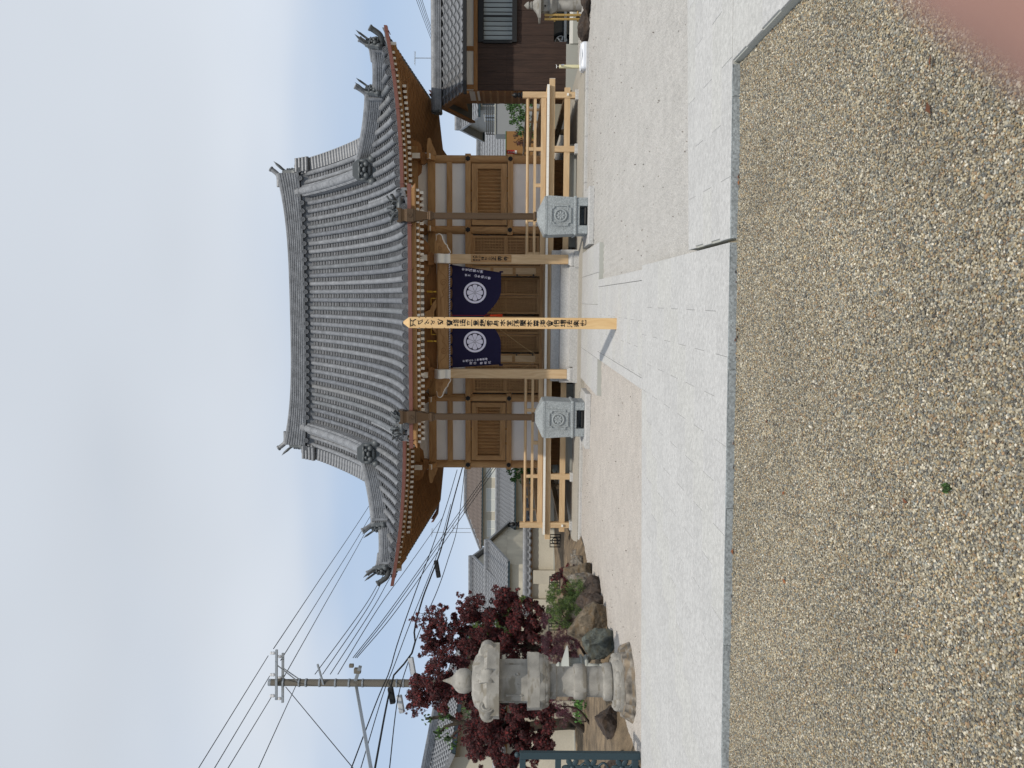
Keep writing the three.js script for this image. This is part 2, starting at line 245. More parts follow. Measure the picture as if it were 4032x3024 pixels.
{ // pale raked gravel
  const sandTex = tex(1024, 1024, (i, j) => { const n = fb2(i / 4, j / 4, 2, 256, 256), m = fb2(i / 128, j / 128, 4, 8, 8), s = rnd(); let v = 198 + (n - 0.5) * 78 + (m - 0.5) * 16 + (s - 0.5) * 60; if (s > 0.985) v -= 90; return [v, v, v]; }, true, 0.55);
  const sandBump = gray(1024, 1024, (i, j) => 255 * clamp(0.5 + (fb2(i / 5, j / 5, 2, 204, 204) - 0.5) * 1.1 + (rnd() - 0.5) * 0.4), 0.55);
  const nx = 480, nz = 460, X0 = -5.6, X1 = 9.2, Z0 = 0.2, Z1 = 14.35, pos = [], uv = [], idx = [], tint = []; // the two beds hold different stone: pinkish on the garden side, greyer on the annex side
  for (let j = 0; j <= nz; j++) for (let i = 0; i <= nx; i++) {
    const x = X0 + (X1 - X0) * i / nx, z = Z0 + (Z1 - Z0) * j / nz, w = x > 0 ? 1 : 0.15;
    const d = x - z * 0.05 + fb2(x * 0.7 + 9, z * 0.7, 3) * 0.12, fur = Math.sin(d * 2 * Math.PI / 0.115) * 0.0062 * w * (0.5 + fb2(x * 0.5, z * 0.5 + 4, 2));
    pos.push(x, SAND_Y + fur + (fb2(x * 1.2 + 20, z * 1.2, 3) - 0.5) * 0.014 + (fb2(x * 12 + 20, z * 12, 2) - 0.5) * 0.018, z); uv.push(x, z); tint.push(...(x < 0.07 ? [0.95, 0.875, 0.795] : [0.93, 0.9, 0.85]));
  }
  for (let j = 0; j < nz; j++) for (let i = 0; i < nx; i++) { const a = j * (nx + 1) + i, b = a + 1, c = a + nx + 1, d = c + 1; idx.push(a, c, b, b, c, d); }
  const sg = fromArrays(pos, idx, uv); sg.setAttribute('color', new THREE.Float32BufferAttribute(tint, 3)); struct('raked_gravel', sg, std({ map: sandTex, vertexColors: true, roughness: 1, bumpMap: sandBump, bumpScale: 0.011 }));
}
{ // brown river gravel in front of the kerb: a bed plus loose stones
  const cols = [[172, 163, 142], [148, 140, 122], [192, 180, 152], [120, 118, 111], [210, 200, 174], [162, 146, 116], [136, 137, 132], [186, 165, 126], [104, 99, 92], [224, 216, 198], [168, 140, 108], [150, 153, 146], [178, 170, 150], [198, 188, 164]];
  const bed = tex(1024, 1024, (i, j) => { const c = cols[Math.floor(vn2(i / 3.2, j / 3.2, 320, 320) * 12.5) % cols.length] || cols[0], s = 0.76 + rnd() * 0.3; return [c[0] * s, c[1] * s, c[2] * s]; }, true, 0.8);
  const dip = (x, z) => (fb2(x * 2.6, z * 2.6, 3) - 0.5) * 0.022, bp = [], bi = [], nx = 220, nz = 120; // the bed follows the same dips as its loose stones
  for (let j = 0; j <= nz; j++) for (let i = 0; i <= nx; i++) { const x = -6.5 + 12 * i / nx, z = 15.1 + 5 * j / nz; bp.push(x, GRAVEL_Y - 0.0045 + dip(x, z), z); }
  for (let j = 0; j < nz; j++) for (let i = 0; i < nx; i++) { const q = j * (nx + 1) + i; bi.push(q, q + nx + 1, q + 1, q + 1, q + nx + 1, q + nx + 2); }
  struct('gravel_bed', [uvw(fromArrays(bp, bi), 'x', 0), uvw(new THREE.PlaneGeometry(30, 14).rotateX(-Math.PI / 2).translate(0, GRAVEL_Y - 0.024, 22.3), 'x', 0)], std({ map: bed, roughness: 1, bumpMap: grit, bumpScale: 0.004 }));
  const variants = [0, 1, 2].map(k => { const g = mergeVertices(new THREE.IcosahedronGeometry(1, 1).deleteAttribute('normal').deleteAttribute('uv')), p = g.attributes.position; for (let i = 0; i < p.count; i++) { const f = 0.72 + 0.56 * fb3(p.getX(i) * 1.1 + k * 9, p.getY(i) * 1.1, p.getZ(i) * 1.1 + 3, 2); p.setXYZ(i, p.getX(i) * f * 1.12, p.getY(i) * f * 0.7, p.getZ(i) * f * 0.9); } g.computeVertexNormals(); return g; });
  const stone = std({ color: 0xffffff, roughness: 0.85 }), lists = [[], [], []], C = new THREE.Color();
  const sp = 0.0078, grav = new THREE.Group();
  for (let z = 15.28; z < 19.2; z += sp) {
    const dist = CAM.z - z, half = dist * 0.56 + 0.25, xc = CAM.x - dist * Math.tan(YAW);
    for (let x = xc - half; x < xc + half; x += sp) {
      const px = x + rr(-0.5, 0.5) * sp, pz = z + rr(-0.5, 0.5) * sp; if (pz < leftFront(px) + 0.004 && px < 0.85) continue; if (px >= 0.85 && pz < rightFront(px) + 0.004) continue; if (px > 2.13 && px < 4.41 && pz < 17.91) continue;
      let s = rr(0.0033, 0.0058); if (rnd() < 0.02) s *= rr(1.3, 1.8); lists[Math.floor(rnd() * 3)].push([px, pz, s]);
    }
  }
  const q = new THREE.Quaternion(), e = new THREE.Euler(), m4 = new THREE.Matrix4();
  lists.forEach((l, k) => {
    const im = new THREE.InstancedMesh(variants[k], stone, l.length); im.name = numbered('gravel'); im.userData = { label: 'brown and grey river gravel spread in front of the stone kerb', category: 'gravel', kind: 'stuff' };
    l.forEach(([x, z, s], i) => { q.setFromEuler(e.set(rr(-0.5, 0.5), rr(0, 6.28), rr(-0.5, 0.5))); const y = GRAVEL_Y - 0.002 + rr(-0.0015, 0.0035) + dip(x, z); m4.compose(V(x, y, z), q, V(s * rr(0.9, 1.35), s * rr(0.8, 1.1), s)); im.setMatrixAt(i, m4); const c = pick(cols), f = rr(0.66, 0.98) * (0.93 + 0.16 * fb2(x * 1.7 + 3, z * 1.7, 3)); im.setColorAt(i, C.setRGB(clamp(c[0] / 255 * f), clamp(c[1] / 255 * f), clamp(c[2] / 255 * f), THREE.SRGBColorSpace)); });
    shade(im); scene.add(im);
  });
}
{ // dark grit and crumbs scattered over the pale gravel
  const g = mergeVertices(new THREE.IcosahedronGeometry(1, 0).deleteAttribute('normal').deleteAttribute('uv')); g.computeVertexNormals(); const n = 900, im = new THREE.InstancedMesh(g, std({ color: 0xffffff, roughness: 0.95 }), n), m = new THREE.Matrix4(), q = new THREE.Quaternion(), e = new THREE.Euler(), C = new THREE.Color(); im.name = 'loose_grit'; im.userData = { label: 'dark grit scattered over the pale raked gravel', category: 'grit', kind: 'stuff' };
  for (let i = 0; i < n; i++) { const x = rr(-5.2, 8), z = i < 500 ? rr(3.4, 13.5) : rr(3.3, 5), s = rr(0.004, 0.011); q.setFromEuler(e.set(rr(0, 6), rr(0, 6), rr(0, 6))); m.compose(V(x, SAND_Y + 0.004, z), q, V(s * 1.4, s * 0.7, s)); im.setMatrixAt(i, m); const k = rr(0.12, 0.4); im.setColorAt(i, C.setRGB(k, k * 0.9, k * 0.78)); } shade(im); scene.add(im);
}
{ // split-faced kerb stones along the gravel
  const k = struct('kerb', slabQuad([[-9.2, leftFront(-9.2) + 0.001], [-9.2, leftFront(-9.2) + 0.003], [0.84, leftFront(0.84) + 0.003], [0.84, leftFront(0.84) + 0.001]], -0.2, -0.02, 0.0005), M.concrete);
  const run = (f, x0, x1) => { for (let x = x0; x < x1 - 0.05; x += 1.02) { const b = Math.min(x1, x + 1.016); part(k, 'kerb_stone', slabQuad([[x, f(x) + 0.0035], [x, f(x) + 0.02], [b, f(b) + 0.02], [b, f(b) + 0.0035]], -0.2, -0.002, 0.004), M.graniteGrey); } }; run(leftFront, -6.2, 0.842); run(rightFront, 0.874, 2.12);
}
// ================================================================ the temple hall
const hall = thing('temple_hall', 'wooden temple hall with grey tiled hip-and-gable roof, porch and railed veranda', 'temple');
const BX = 6.5, BZ = 2.55, ZC = -4;                    // eave half length, front eave, middle of the depth
const lift = a => 0.026 * Math.max(0, a - 3) ** 2;
const prof = t => 4.24 + 0.36 * t + 0.0415 * t * t;
const faceY = (a, t) => prof(t) + lift(Math.abs(a)) * clamp(1 - t / 3.2);
const sideLift = a => 0.45 * Math.abs(a) / 6.5 - 0.13, sideY = (a, t) => prof(t) + sideLift(a) * clamp(1 - t / 3.2);
const kohaiY = t => { const w = t + 1.65; return 3.86 + 0.1744 * w + 0.04736 * w * w; };
const frontY = (x, z) => { const t = BZ - z; return Math.abs(x) < 2.98 && t < 2.5 ? Math.max(kohaiY(t), t > -0.001 ? 0 : 0) : faceY(x, t); };
const kohaiEnd = x => Math.abs(x) < 2.4 ? 4.2 : 4.2 - (Math.abs(x) - 2.4) / 0.55 * 1.45;
// --- round tiles: one row per part
function roundRow(pts, r = 0.067, seg = 8) { // pts: centre line on the tile bed from eave upward; tiles of 0.3 m lap each other
  const c = new THREE.CatmullRomCurve3(pts), L = c.getLength(), n = Math.max(1, Math.round(L / 0.3)), pos = [], nor = [], rings = [];
  for (let k = 0; k < n; k++) for (const [f, rad] of [[0, r * 1.06], [0.92, r * 0.985]]) rings.push([c.getPointAt(Math.min(1, (k + f) / n)), c.getTangentAt(Math.min(1, (k + f) / n)), rad]);
  rings.push([c.getPointAt(1), c.getTangentAt(1), r * 0.985]);
  const P = rings.map(([p, t, rad]) => { const s = V().crossVectors(t, vU).normalize(), u = V().crossVectors(s, t).normalize(), a = []; for (let j = 0; j <= seg; j++) { const th = -0.35 + (Math.PI + 0.7) * j / seg; const d = s.clone().multiplyScalar(Math.cos(th)).addScaledVector(u, Math.sin(th)); a.push([p.clone().addScaledVector(u, 0.045).addScaledVector(d, rad), d]); } return a; });
  const put = ([p, d]) => { pos.push(p.x, p.y, p.z); nor.push(d.x, d.y, d.z); };
  for (let i = 0; i + 1 < P.length; i++) for (let j = 0; j < seg; j++) for (const q of [P[i][j], P[i + 1][j], P[i + 1][j + 1], P[i][j], P[i + 1][j + 1], P[i][j + 1]]) put(q);
  { const last = P.at(-1), m = last.reduce((s, q) => s.add(q[0]), V()).multiplyScalar(1 / last.length), d = rings.at(-1)[1]; for (let j = 0; j < seg; j++) for (const q of [last[j], last[j + 1], [m]]) put([q[0], d]); }
  const g = new THREE.BufferGeometry(); g.setAttribute('position', new THREE.Float32BufferAttribute(pos, 3)); g.setAttribute('normal', new THREE.Float32BufferAttribute(nor, 3)); return uvw(g, 'z');
}
// --- the round end tile with the eight-petal crest, facing +z
const discGeo = (() => {
  const r = 0.085, l = [lathe([[0, 0.018], [r - 0.02, 0.018], [r - 0.018, 0.028], [r - 0.004, 0.03], [r, 0.024], [r, -0.04], [0, -0.04]], 20).rotateX(Math.PI / 2), cyl(0.013, 0.013, 0.03, 0, 0, 0, 8).rotateX(Math.PI / 2).translate(0, 0, 0.015)];
  for (let k = 0; k < 8; k++) l.push(new THREE.SphereGeometry(0.016, 7, 5).scale(0.6, 1.45, 0.7).translate(0, 0.038, 0.017).rotateZ(k * Math.PI / 4));
  return mg(l);
})();
const discMat = std({ map: tileTex, color: 0xd0d2d4, roughness: 0.5, metalness: 0.15 });
const addDisc = (p, turn = 0, tilt = 0, s = 1) => { const m = part(hall, 'end_tile', discGeo, discMat); m.position.copy(p); m.rotation.set(tilt, turn, 0, 'YXZ'); m.scale.setScalar(s); return m; };
// --- flat tiles of one face, joined: fn(a, t) gives the point of the bed; columns lie between the round rows
function flatField(fn, cols, tMin, tMax) {
  const pos = [], col = [], step = 0.152;
  const quad = (a, b, c, d) => pos.push(a.x, a.y, a.z, b.x, b.y, b.z, c.x, c.y, c.z, a.x, a.y, a.z, c.x, c.y, c.z, d.x, d.y, d.z), tone = () => { const f = 0.7 + 0.2 * rnd() * rnd() + 0.08 * rnd(); return [f, f * 1.0, f * 1.01]; };
  for (const [a0, a1] of cols) {
    const lo = tMin((a0 + a1) / 2), hi = tMax((a0 + a1) / 2);
    for (let t = lo, k = 0; t < hi - 0.02; t += step, k++) {
      const t1 = Math.min(hi, t + step), n = 4, fr = [], bk = [], lw = [], un = [], jit = (rnd() - 0.5) * 0.004, am = (a0 + a1) / 2, up = Math.min(0.046, Math.max(0.016, (fn(am, t + step).y - fn(am, t).y) * 0.8)), th = k ? up * 0.64 : 0.06;
      for (let j = 0; j <= n; j++) { const s = j / n, a = a0 + (a1 - a0) * s, sag = -0.03 * (1 - (2 * s - 1) ** 2) + 0.012 + jit, f = fn(a, t), b = fn(a, t1), m = fn(a, Math.min(hi, t + 0.07)); fr.push(f.clone().setY(f.y + sag + up)); lw.push(f.clone().setY(f.y + sag + up - th)); un.push(m.setY(m.y + sag + 0.004)); bk.push(b.setY(b.y + sag)); }
      for (let j = 0; j < n; j++) { quad(fr[j], fr[j + 1], bk[j + 1], bk[j]); quad(lw[j], lw[j + 1], fr[j + 1], fr[j]); if (k) quad(un[j], un[j + 1], lw[j + 1], lw[j]); }
      const tc = tone(); while (col.length < pos.length) col.push(...tc);
    }
  }
  const g = new THREE.BufferGeometry(); g.setAttribute('position', new THREE.Float32BufferAttribute(pos, 3)); g.setAttribute('color', new THREE.Float32BufferAttribute(col, 3)); g.computeVertexNormals(); return uvw(g, 'x', 0);
}
const hipT = x => Math.abs(x) > 3.95 ? BX - Math.abs(x) : 6.1;      // how far up the front face a row runs
{ // front face
  const fp = (x, t) => V(x, t < 2.5 && Math.abs(x) < 2.98 ? kohaiY(t) : faceY(x, t), BZ - t);
  const rows = []; for (let k = 0; k < 26; k++) { const x = 0.125 + 0.25 * k; if (x < 6.36) rows.push(x, -x); }
  for (const x of rows) {
    const ax = Math.abs(x), t0 = ax < 2.98 ? BZ - kohaiEnd(x) : 0, t1 = ax > 3.5 && ax < 3.98 ? 2.0 : hipT(x); if (t1 - t0 < 0.1) continue;
    const pts = [], n = Math.max(3, Math.ceil((t1 - t0) / 0.5)); for (let i = 0; i <= n; i++) pts.push(fp(x, t0 + (t1 - t0) * i / n));
    part(hall, 'round_tile_row', roundRow(pts), pick(rowMats));
    const p = fp(x, t0), diag = ax > 2.4 && ax < 2.98; addDisc(V(p.x, p.y + 0.045, p.z + 0.015), diag ? Math.sign(x) * 0.7 : 0, 0.05);
  }
  const cols = []; for (let k = -26; k < 26; k++) if (Math.abs(k * 0.25 + 0.25 / 2 - 0.125 + 0.125) < 6.5) cols.push([k * 0.25 + 0.125, k * 0.25 + 0.375]);
  part(hall, 'flat_tiles', flatField(fp, cols, a => Math.abs(a) < 2.98 ? BZ - kohaiEnd(a) - 0.03 : -0.03, a => Math.abs(a) < 3.98 ? 6.12 : BX - Math.abs(a) + 0.12), M.tileFlat).userData.kind = 'stuff';
  // side edges of the porch roof, closing the step down to the main eave
  for (const s of [-1, 1]) { const path = []; for (let i = 0; i <= 8; i++) { const t = -0.2 + 2.7 * i / 8; path.push(V(s * 2.97, kohaiY(t) + 0.01, BZ - t)); } part(hall, 'porch_verge', sweep([[-0.03, -0.16], [0.03, -0.16], [0.03, 0.05], [-0.03, 0.05]], path), M.tile); }
}
{ // the two side faces and the back face, seen only along their edges
  for (const s of [-1, 1]) {
    const fp = (a, t) => V(s * (BX - t), sideY(a, t), ZC + a), up = a => Math.abs(a) > 4.4 ? 6.55 - Math.abs(a) : 2.15;
    const zs = []; for (let k = -26; k < 26; k++) { const a = k * 0.25 + 0.125; if (Math.abs(a) < 6.3) zs.push(a); }
    const rows = [], discs = [];
    for (const a of zs) { const t1 = up(a); if (t1 < 0.15) continue; const pts = [0, 0.34, 0.67, 1].map(f => fp(a, t1 * f)); rows.push(roundRow(pts, 0.061, 6)); const p = fp(a, 0); addDisc(V(p.x + s * 0.015, p.y + 0.045, p.z), s * Math.PI / 2); }
    part(hall, 'side_round_tiles', rows, M.tile).userData.kind = 'stuff';
    part(hall, 'side_flat_tiles', flatField(fp, zs.map(a => [a, a + 0.25]), () => -0.03, a => up(a) + 0.1), M.tileFlat).userData.kind = 'stuff';
  }
  const sh = []; for (let i = 0; i <= 10; i++) { const t = 6.1 * i / 10; sh.push(V(0, prof(t), -10.55 + t)); }
  part(hall, 'back_roof', sweep([[-4.6, -0.05], [4.6, -0.05], [4.6, 0.03], [-4.6, 0.03]], sh), M.tile);
}
{ // closed bed under the tiles so that no daylight leaks through
  const pos = [], idx = []; const add = (nu, nv, f) => { const o = pos.length / 3; for (let j = 0; j <= nv; j++) for (let i = 0; i <= nu; i++) { const p = f(i / nu, j / nv); pos.push(p.x, p.y - 0.05, p.z); } for (let j = 0; j < nv; j++) for (let i = 0; i < nu; i++) { const a = o + j * (nu + 1) + i, b = a + 1, c = a + nu + 1, d = c + 1; idx.push(a, b, c, b, d, c); } };
  add(26, 14, (u, v) => { const t = v * 2.5, x = (u * 2 - 1) * (BX - t); return V(x, faceY(x, t), BZ - t); });
  add(16, 10, (u, v) => { const t = 2.5 + v * 4.1, x = (u * 2 - 1) * 4.55; return V(x, prof(t), BZ - t); });
  add(12, 10, (u, v) => { const t = -1.62 + v * 4.12, hw = t < -0.2 ? 2.4 + (t + 1.65) / 1.45 * 0.55 : 2.95, x = (u * 2 - 1) * hw; return V(x, kohaiY(t), BZ - t); });
  for (const s of [-1, 1]) add(20, 8, (u, v) => { const t = v * 2.1, a = (u * 2 - 1) * (6.55 - t); return V(s * (BX - t), sideY(a, t), ZC + a); });
  part(hall, 'roof_boarding', uvw(fromArrays(pos, idx), 'x', 0), M.oni);
}
// --- ridges
const course = (w, h, n, cap) => { const p = []; const dh = h / n; for (let k = 0; k < n; k++) { const q = w / 2 * (1 - 0.1 * k / n); p.push([q, k * dh], [q, k * dh + dh * 0.62], [q - 0.022, k * dh + dh * 0.7], [q - 0.022, (k + 1) * dh - 0.001]); } const l = p.map(q => [-q[0], q[1]]).reverse(), c = []; for (let k = 0; k <= 8; k++) { const a = Math.PI * k / 8; c.push([Math.cos(a) * cap, h + 0.01 + Math.sin(a) * cap * 0.95]); } return [...p, ...c, ...l]; };
function horn(p, dir, len = 0.42, r = 0.06) { // the tube that curls up past a ridge end
  const u = V(dir.x, 0, dir.z).normalize(), pts = [p.clone().addScaledVector(u, -0.35), p.clone().addScaledVector(u, 0).setY(p.y + 0.02), p.clone().addScaledVector(u, len * 0.55).setY(p.y + 0.12), p.clone().addScaledVector(u, len).setY(p.y + 0.12 + len * 0.62)], c = new THREE.CatmullRomCurve3(pts), g = new THREE.TubeGeometry(c, 14, r, 10), e = cyl(r * 1.18, r * 1.18, 0.04, 0, 0, 0, 12), t = c.getTangent(1);
  e.applyQuaternion(new THREE.Quaternion().setFromUnitVectors(vU, t)).translate(pts[3].x, pts[3].y, pts[3].z); return mg([g, e]);
}
function oni(s = 1, fierce = true) { // a demon-faced ridge end tile, facing +z, base at y = 0
  const l = [ext([[-0.2, 0], [0.2, 0], [0.24, 0.08], [0.2, 0.16], [0.17, 0.34], [0.1, 0.42], [-0.1, 0.42], [-0.17, 0.34], [-0.2, 0.16], [-0.24, 0.08]], 0.07, 0.012).translate(0, 0, -0.05)];
  const sph = (x, y, z, r, sx = 1, sy = 1, sz = 1) => l.push(new THREE.SphereGeometry(r, 10, 7).scale(sx, sy, sz).translate(x, y, z));
  sph(0, 0.2, 0.06, 0.05, 1.1, 0.9, 1.2); sph(0, 0.29, 0.04, 0.06, 1.6, 0.6, 1); for (const k of [-1, 1]) {
    sph(k * 0.07, 0.25, 0.06, 0.035); sph(k * 0.09, 0.3, 0.05, 0.04, 1.5, 0.6, 1); sph(k * 0.1, 0.17, 0.05, 0.055, 1, 1, 0.9); sph(k * 0.2, 0.07, 0.03, 0.07, 1, 1, 0.7); sph(k * 0.16, 0.22, 0.02, 0.05, 0.7, 1.5, 0.8);
    if (fierce) l.push(tube([[k * 0.08, 0.36, 0.03], [k * 0.12, 0.45, 0.08], [k * 0.11, 0.56, 0.18]], 0.028, 7, 6), new THREE.ConeGeometry(0.028, 0.12, 7).rotateX(0.8).translate(k * 0.108, 0.6, 0.22));
  }
  l.push(new THREE.SphereGeometry(0.09, 10, 6, 0, 6.3, 0, 1.6).scale(1.2, 0.5, 0.6).rotateX(Math.PI).translate(0, 0.12, 0.05)); for (let k = -2; k <= 2; k++) l.push(new THREE.ConeGeometry(0.013, 0.05, 5).rotateX(Math.PI).translate(k * 0.035, 0.1, 0.09));
  const g = mg(l); g.scale(s, s, s); return g;
}
{ // main ridge, rising to both ends
  const n = 24, path = [], hs = []; for (let i = 0; i <= n; i++) { const x = -4.32 + 8.64 * i / n; path.push(V(x, 8.13 + 0.11 * Math.abs(x / 4.32) ** 3, ZC + 0.12)); hs.push(0.605 + 0.21 * Math.abs(x / 4.32) ** 3.6); }
  const ridge = part(hall, 'main_ridge', sweep(course(0.62, 0.82, 9, 0.11).map(p => [p[0], p[1]]), path, hs.map(h => h / 0.9)), M.tile);
  for (let k = 0; k < 36; k++) { const x = -4.375 + 0.25 * k; if (Math.abs(Math.abs(x) - 3.72) > 0.2) addDisc(V(x, 8.1 + 0.11 * Math.abs(x / 4.32) ** 3, ZC + 0.64), 0, 0, 0.9); }
  part(hall, 'ridge_base', [b2(-4.3, 4.3, 7.86, 8.2, ZC - 0.45, ZC + 0.56, 'x'), sweep([[-0.36, 0], [0.36, 0], [0.36, 0.06], [-0.36, 0.06]], path.map(p => V(p.x, p.y + 0.0, ZC + 0.28)))], discMat);
  for (const s of [-1, 1]) {
    const e = part(hall, 'ridge_end_tile', oni(1.25), M.oni); e.position.set(s * 4.38, 8.32, ZC + 0.12); e.rotation.y = s * Math.PI / 2;
    part(hall, 'ridge_horn', horn(V(s * 4.28, 9.0, ZC + 0.12), V(s, 0, 0), 0.2, 0.075), M.tile);
    const st = []; for (let r = 0; r < 2; r++) for (let k = 0; k < 4; k++) st.push(cyl(0.062, 0.062, 0.3 + 0.12 * r, 0, 0, 0, 10).rotateZ(Math.PI / 2).translate(s * (4.42 + r * 0.12), 8.38 - k * 0.13 - r * 0.05, ZC + 0.36 + k * 0.1 + r * 0.12)); part(hall, 'ridge_foot_tiles', st, M.tile);
  }
}
for (const s of [-1, 1]) { // ridges running down the front, verge tiles, corner ridges
  const path = []; for (let i = 0; i <= 16; i++) { const z = -3.62 + 3.98 * i / 16; path.push(V(s * 3.74, faceY(3.7, BZ - z) - 0.02, z)); }
  part(hall, 'descending_ridge', sweep(course(0.36, 0.34, 6, 0.115), path), M.tile);
  const o = part(hall, 'ridge_end_tile', oni(1.45, false), M.oni); o.position.set(s * 3.76, faceY(3.7, BZ - 0.42) - 0.04, 0.45);
  addDisc(V(s * 4.0, faceY(3.98, BZ - 0.25) + 0.12, 0.36));
  for (const x of [4.02, 4.27]) { const pts = []; for (let i = 0; i <= 8; i++) { const t = 2.35 + 3.7 * i / 8; pts.push(V(s * x, prof(t) + 0.05, BZ - t)); } part(hall, 'round_tile_row', roundRow(pts), M.tile); }
  part(hall, 'verge_flat_tiles', flatField((x, t) => V(x, prof(t) + 0.05, BZ - t), [[3.77, 4.02], [4.02, 4.27], [4.27, 4.5]].map(([p, q]) => s > 0 ? [p, q] : [-q, -p]), () => 2.2, () => 6.05), M.tileFlat).userData.kind = 'stuff';
  for (let k = 0; k < 24; k++) { const t = 2.2 + 3.85 * k / 24, y = prof(t) + 0.06, z = BZ - t; part(hall, 'verge_tile', cyl(0.075, 0.066, 0.38, 0, 0, 0, 10).rotateZ(-s * (Math.PI / 2 - 0.1)).translate(s * 4.55, y, z), M.tile); }
  part(hall, 'gable_wall', ext([[-3.6, 0], [3.6, 0], [0, 2.5]], 0.1).rotateY(Math.PI / 2).translate(s * 4.1 - 0.05, 5.3, ZC), M.plaster);
  { const bp = []; for (let i = 0; i <= 10; i++) { const t = 2.0 + 4.1 * i / 10; bp.push(V(s * 4.62, prof(t) - 0.12, BZ - t)); } part(hall, 'bargeboard', sweep([[-0.04, -0.14], [0.04, -0.14], [0.04, 0.1], [-0.04, 0.1]], bp), M.rafter); }
  // corner ridge in two tiers
  const hp = f => { const x = 3.75 + (BX - 3.75) * f, t = BX - x; return V(s * x, faceY(x, t), BZ - t + 0.0); };
  const tier = (f0, f1, h, n) => { const p = []; for (let i = 0; i <= 12; i++) p.push(hp(f0 + (f1 - f0) * i / 12).add(V(0, -0.03 + (i / 12) ** 2 * 0.06, 0))); return sweep(course(0.3, h, n, 0.08), p); };
  part(hall, 'corner_ridge', tier(0.0, 0.62, 0.36, 7), M.tile); part(hall, 'corner_ridge', tier(0.55, 0.93, 0.24, 5), M.tile);
  for (const [f, h, sc] of [[0.64, 0.42, 0.95], [0.945, 0.32, 0.95]]) { const p = hp(f), e = part(hall, 'ridge_end_tile', oni(sc), M.oni); e.position.set(p.x, p.y + 0.06, p.z); e.rotation.y = s * Math.PI / 4; part(hall, 'ridge_horn', horn(p.clone().add(V(-s * 0.08, h + 0.03, -0.08)), V(s, 0, 1), 0.19, 0.06), M.tile); }
  for (const [f, h] of [[0.6, 0.42], [0.915, 0.3]]) { const p = hp(f), e = part(hall, 'ridge_end_block', rb(0.36, h, 0.07, 0.008), M.tile); e.position.set(p.x, p.y + h / 2, p.z); e.rotation.y = s * Math.PI / 4; }
  part(hall, 'corner_horn', horn(hp(0.985).add(V(0, 0.08, 0)), V(s, 0, 1), 0.19, 0.065), M.oni);
  // wave-shaped ornament on the porch corner
  const w = []; for (let k = 0; k < 26; k++) { const a = rr(-0.2, 0.2), h = rr(0.1, 0.3), b = rr(-0.16, 0.12); w.push(tube([[a, 0, b], [a * 1.3 + rr(-0.04, 0.04), h * 0.6, b + rr(-0.05, 0.05)], [a * 1.6 + rr(-0.1, 0.1), h, b + rr(-0.1, 0.1)]], rr(0.016, 0.03), 5, 5)); } w.push(new THREE.SphereGeometry(0.16, 10, 8).scale(1.3, 0.6, 1));
  part(hall, 'corner_ornament', w, M.oni).position.set(s * 2.45, kohaiY(-1.1) + 0.1, 3.72);
}
// --- gutters
function gutter(pts) { return sweep([[-0.065, 0], [-0.05, -0.075], [0.05, -0.075], [0.065, 0], [0.055, 0], [0.042, -0.066], [-0.042, -0.066], [-0.055, 0]], pts); }
{
  const hooks = (x0, x1, f, st) => { for (let x = x0; x < x1; x += st) { const p = f(x); part(hall, 'gutter_hook', [b2(p.x - 0.008, p.x + 0.008, p.y - 0.092, p.y - 0.078, p.z - 0.2, p.z + 0.075), b2(p.x - 0.008, p.x + 0.008, p.y - 0.09, p.y + 0.012, p.z + 0.066, p.z + 0.078)], M.gutter); } };
  const kg = x => V(x, 3.835, 4.27); part(hall, 'porch_gutter', gutter([-2.86, -1, 0, 1, 2.86].map(kg)), M.gutter); hooks(-2.7, 2.8, kg, 0.94);
  for (const s of [-1, 1]) { const f = x => V(x, faceY(x, 0) - 0.03, BZ + 0.14), xs = []; for (let i = 0; i <= 12; i++) xs.push(s * (2.75 + (6.62 - 2.75) * i / 12)); part(hall, 'eave_gutter', gutter(xs.map(f)), M.gutter); hooks(s > 0 ? 3.1 : -6.4, s > 0 ? 6.5 : -3, f, 0.85);
    const zs = []; for (let i = 0; i <= 16; i++) { const a = -6.6 + 7.6 * i / 16; zs.push(V(s * (BX + 0.14), sideY(a, 0) - 0.03, ZC + a)); } part(hall, 'eave_gutter', gutter(zs), M.gutter); }
}
// --- eaves: boards, two tiers of rafters with white ends
const capW = (w, h) => bx(w, h, 0.004);
function rafter(p0, p1, w, h) { const m = part(hall, 'rafter', bar(p0, p1, w, h), M.rafter); const d = p1.clone().sub(p0).normalize(), c = part(m, 'painted_end', bar(p1.clone().addScaledVector(d, 0.0005), p1.clone().addScaledVector(d, 0.006), w + 0.002, h + 0.002), M.white); return m; }
for (let k = 0; k < 42; k++) { // porch
  const x = -2.77 + 5.54 * k / 41; rafter(V(x, 4.07, 2.3), V(x, 3.655, 4.0), 0.05, 0.058); rafter(V(x, 4.03, 1.9), V(x, 3.615, 3.6), 0.058, 0.08);
}
part(hall, 'porch_eave_board', [b2(-2.8, 2.8, 3.69, 3.78, 3.98, 4.12, 'x'), b2(-2.8, 2.8, 3.66, 3.705, 3.56, 3.74, 'x')], M.timber);
part(hall, 'porch_soffit', bar(V(0, 4.12, 2.2), V(0, 3.70, 4.08), 5.8, 0.02), M.rafter);
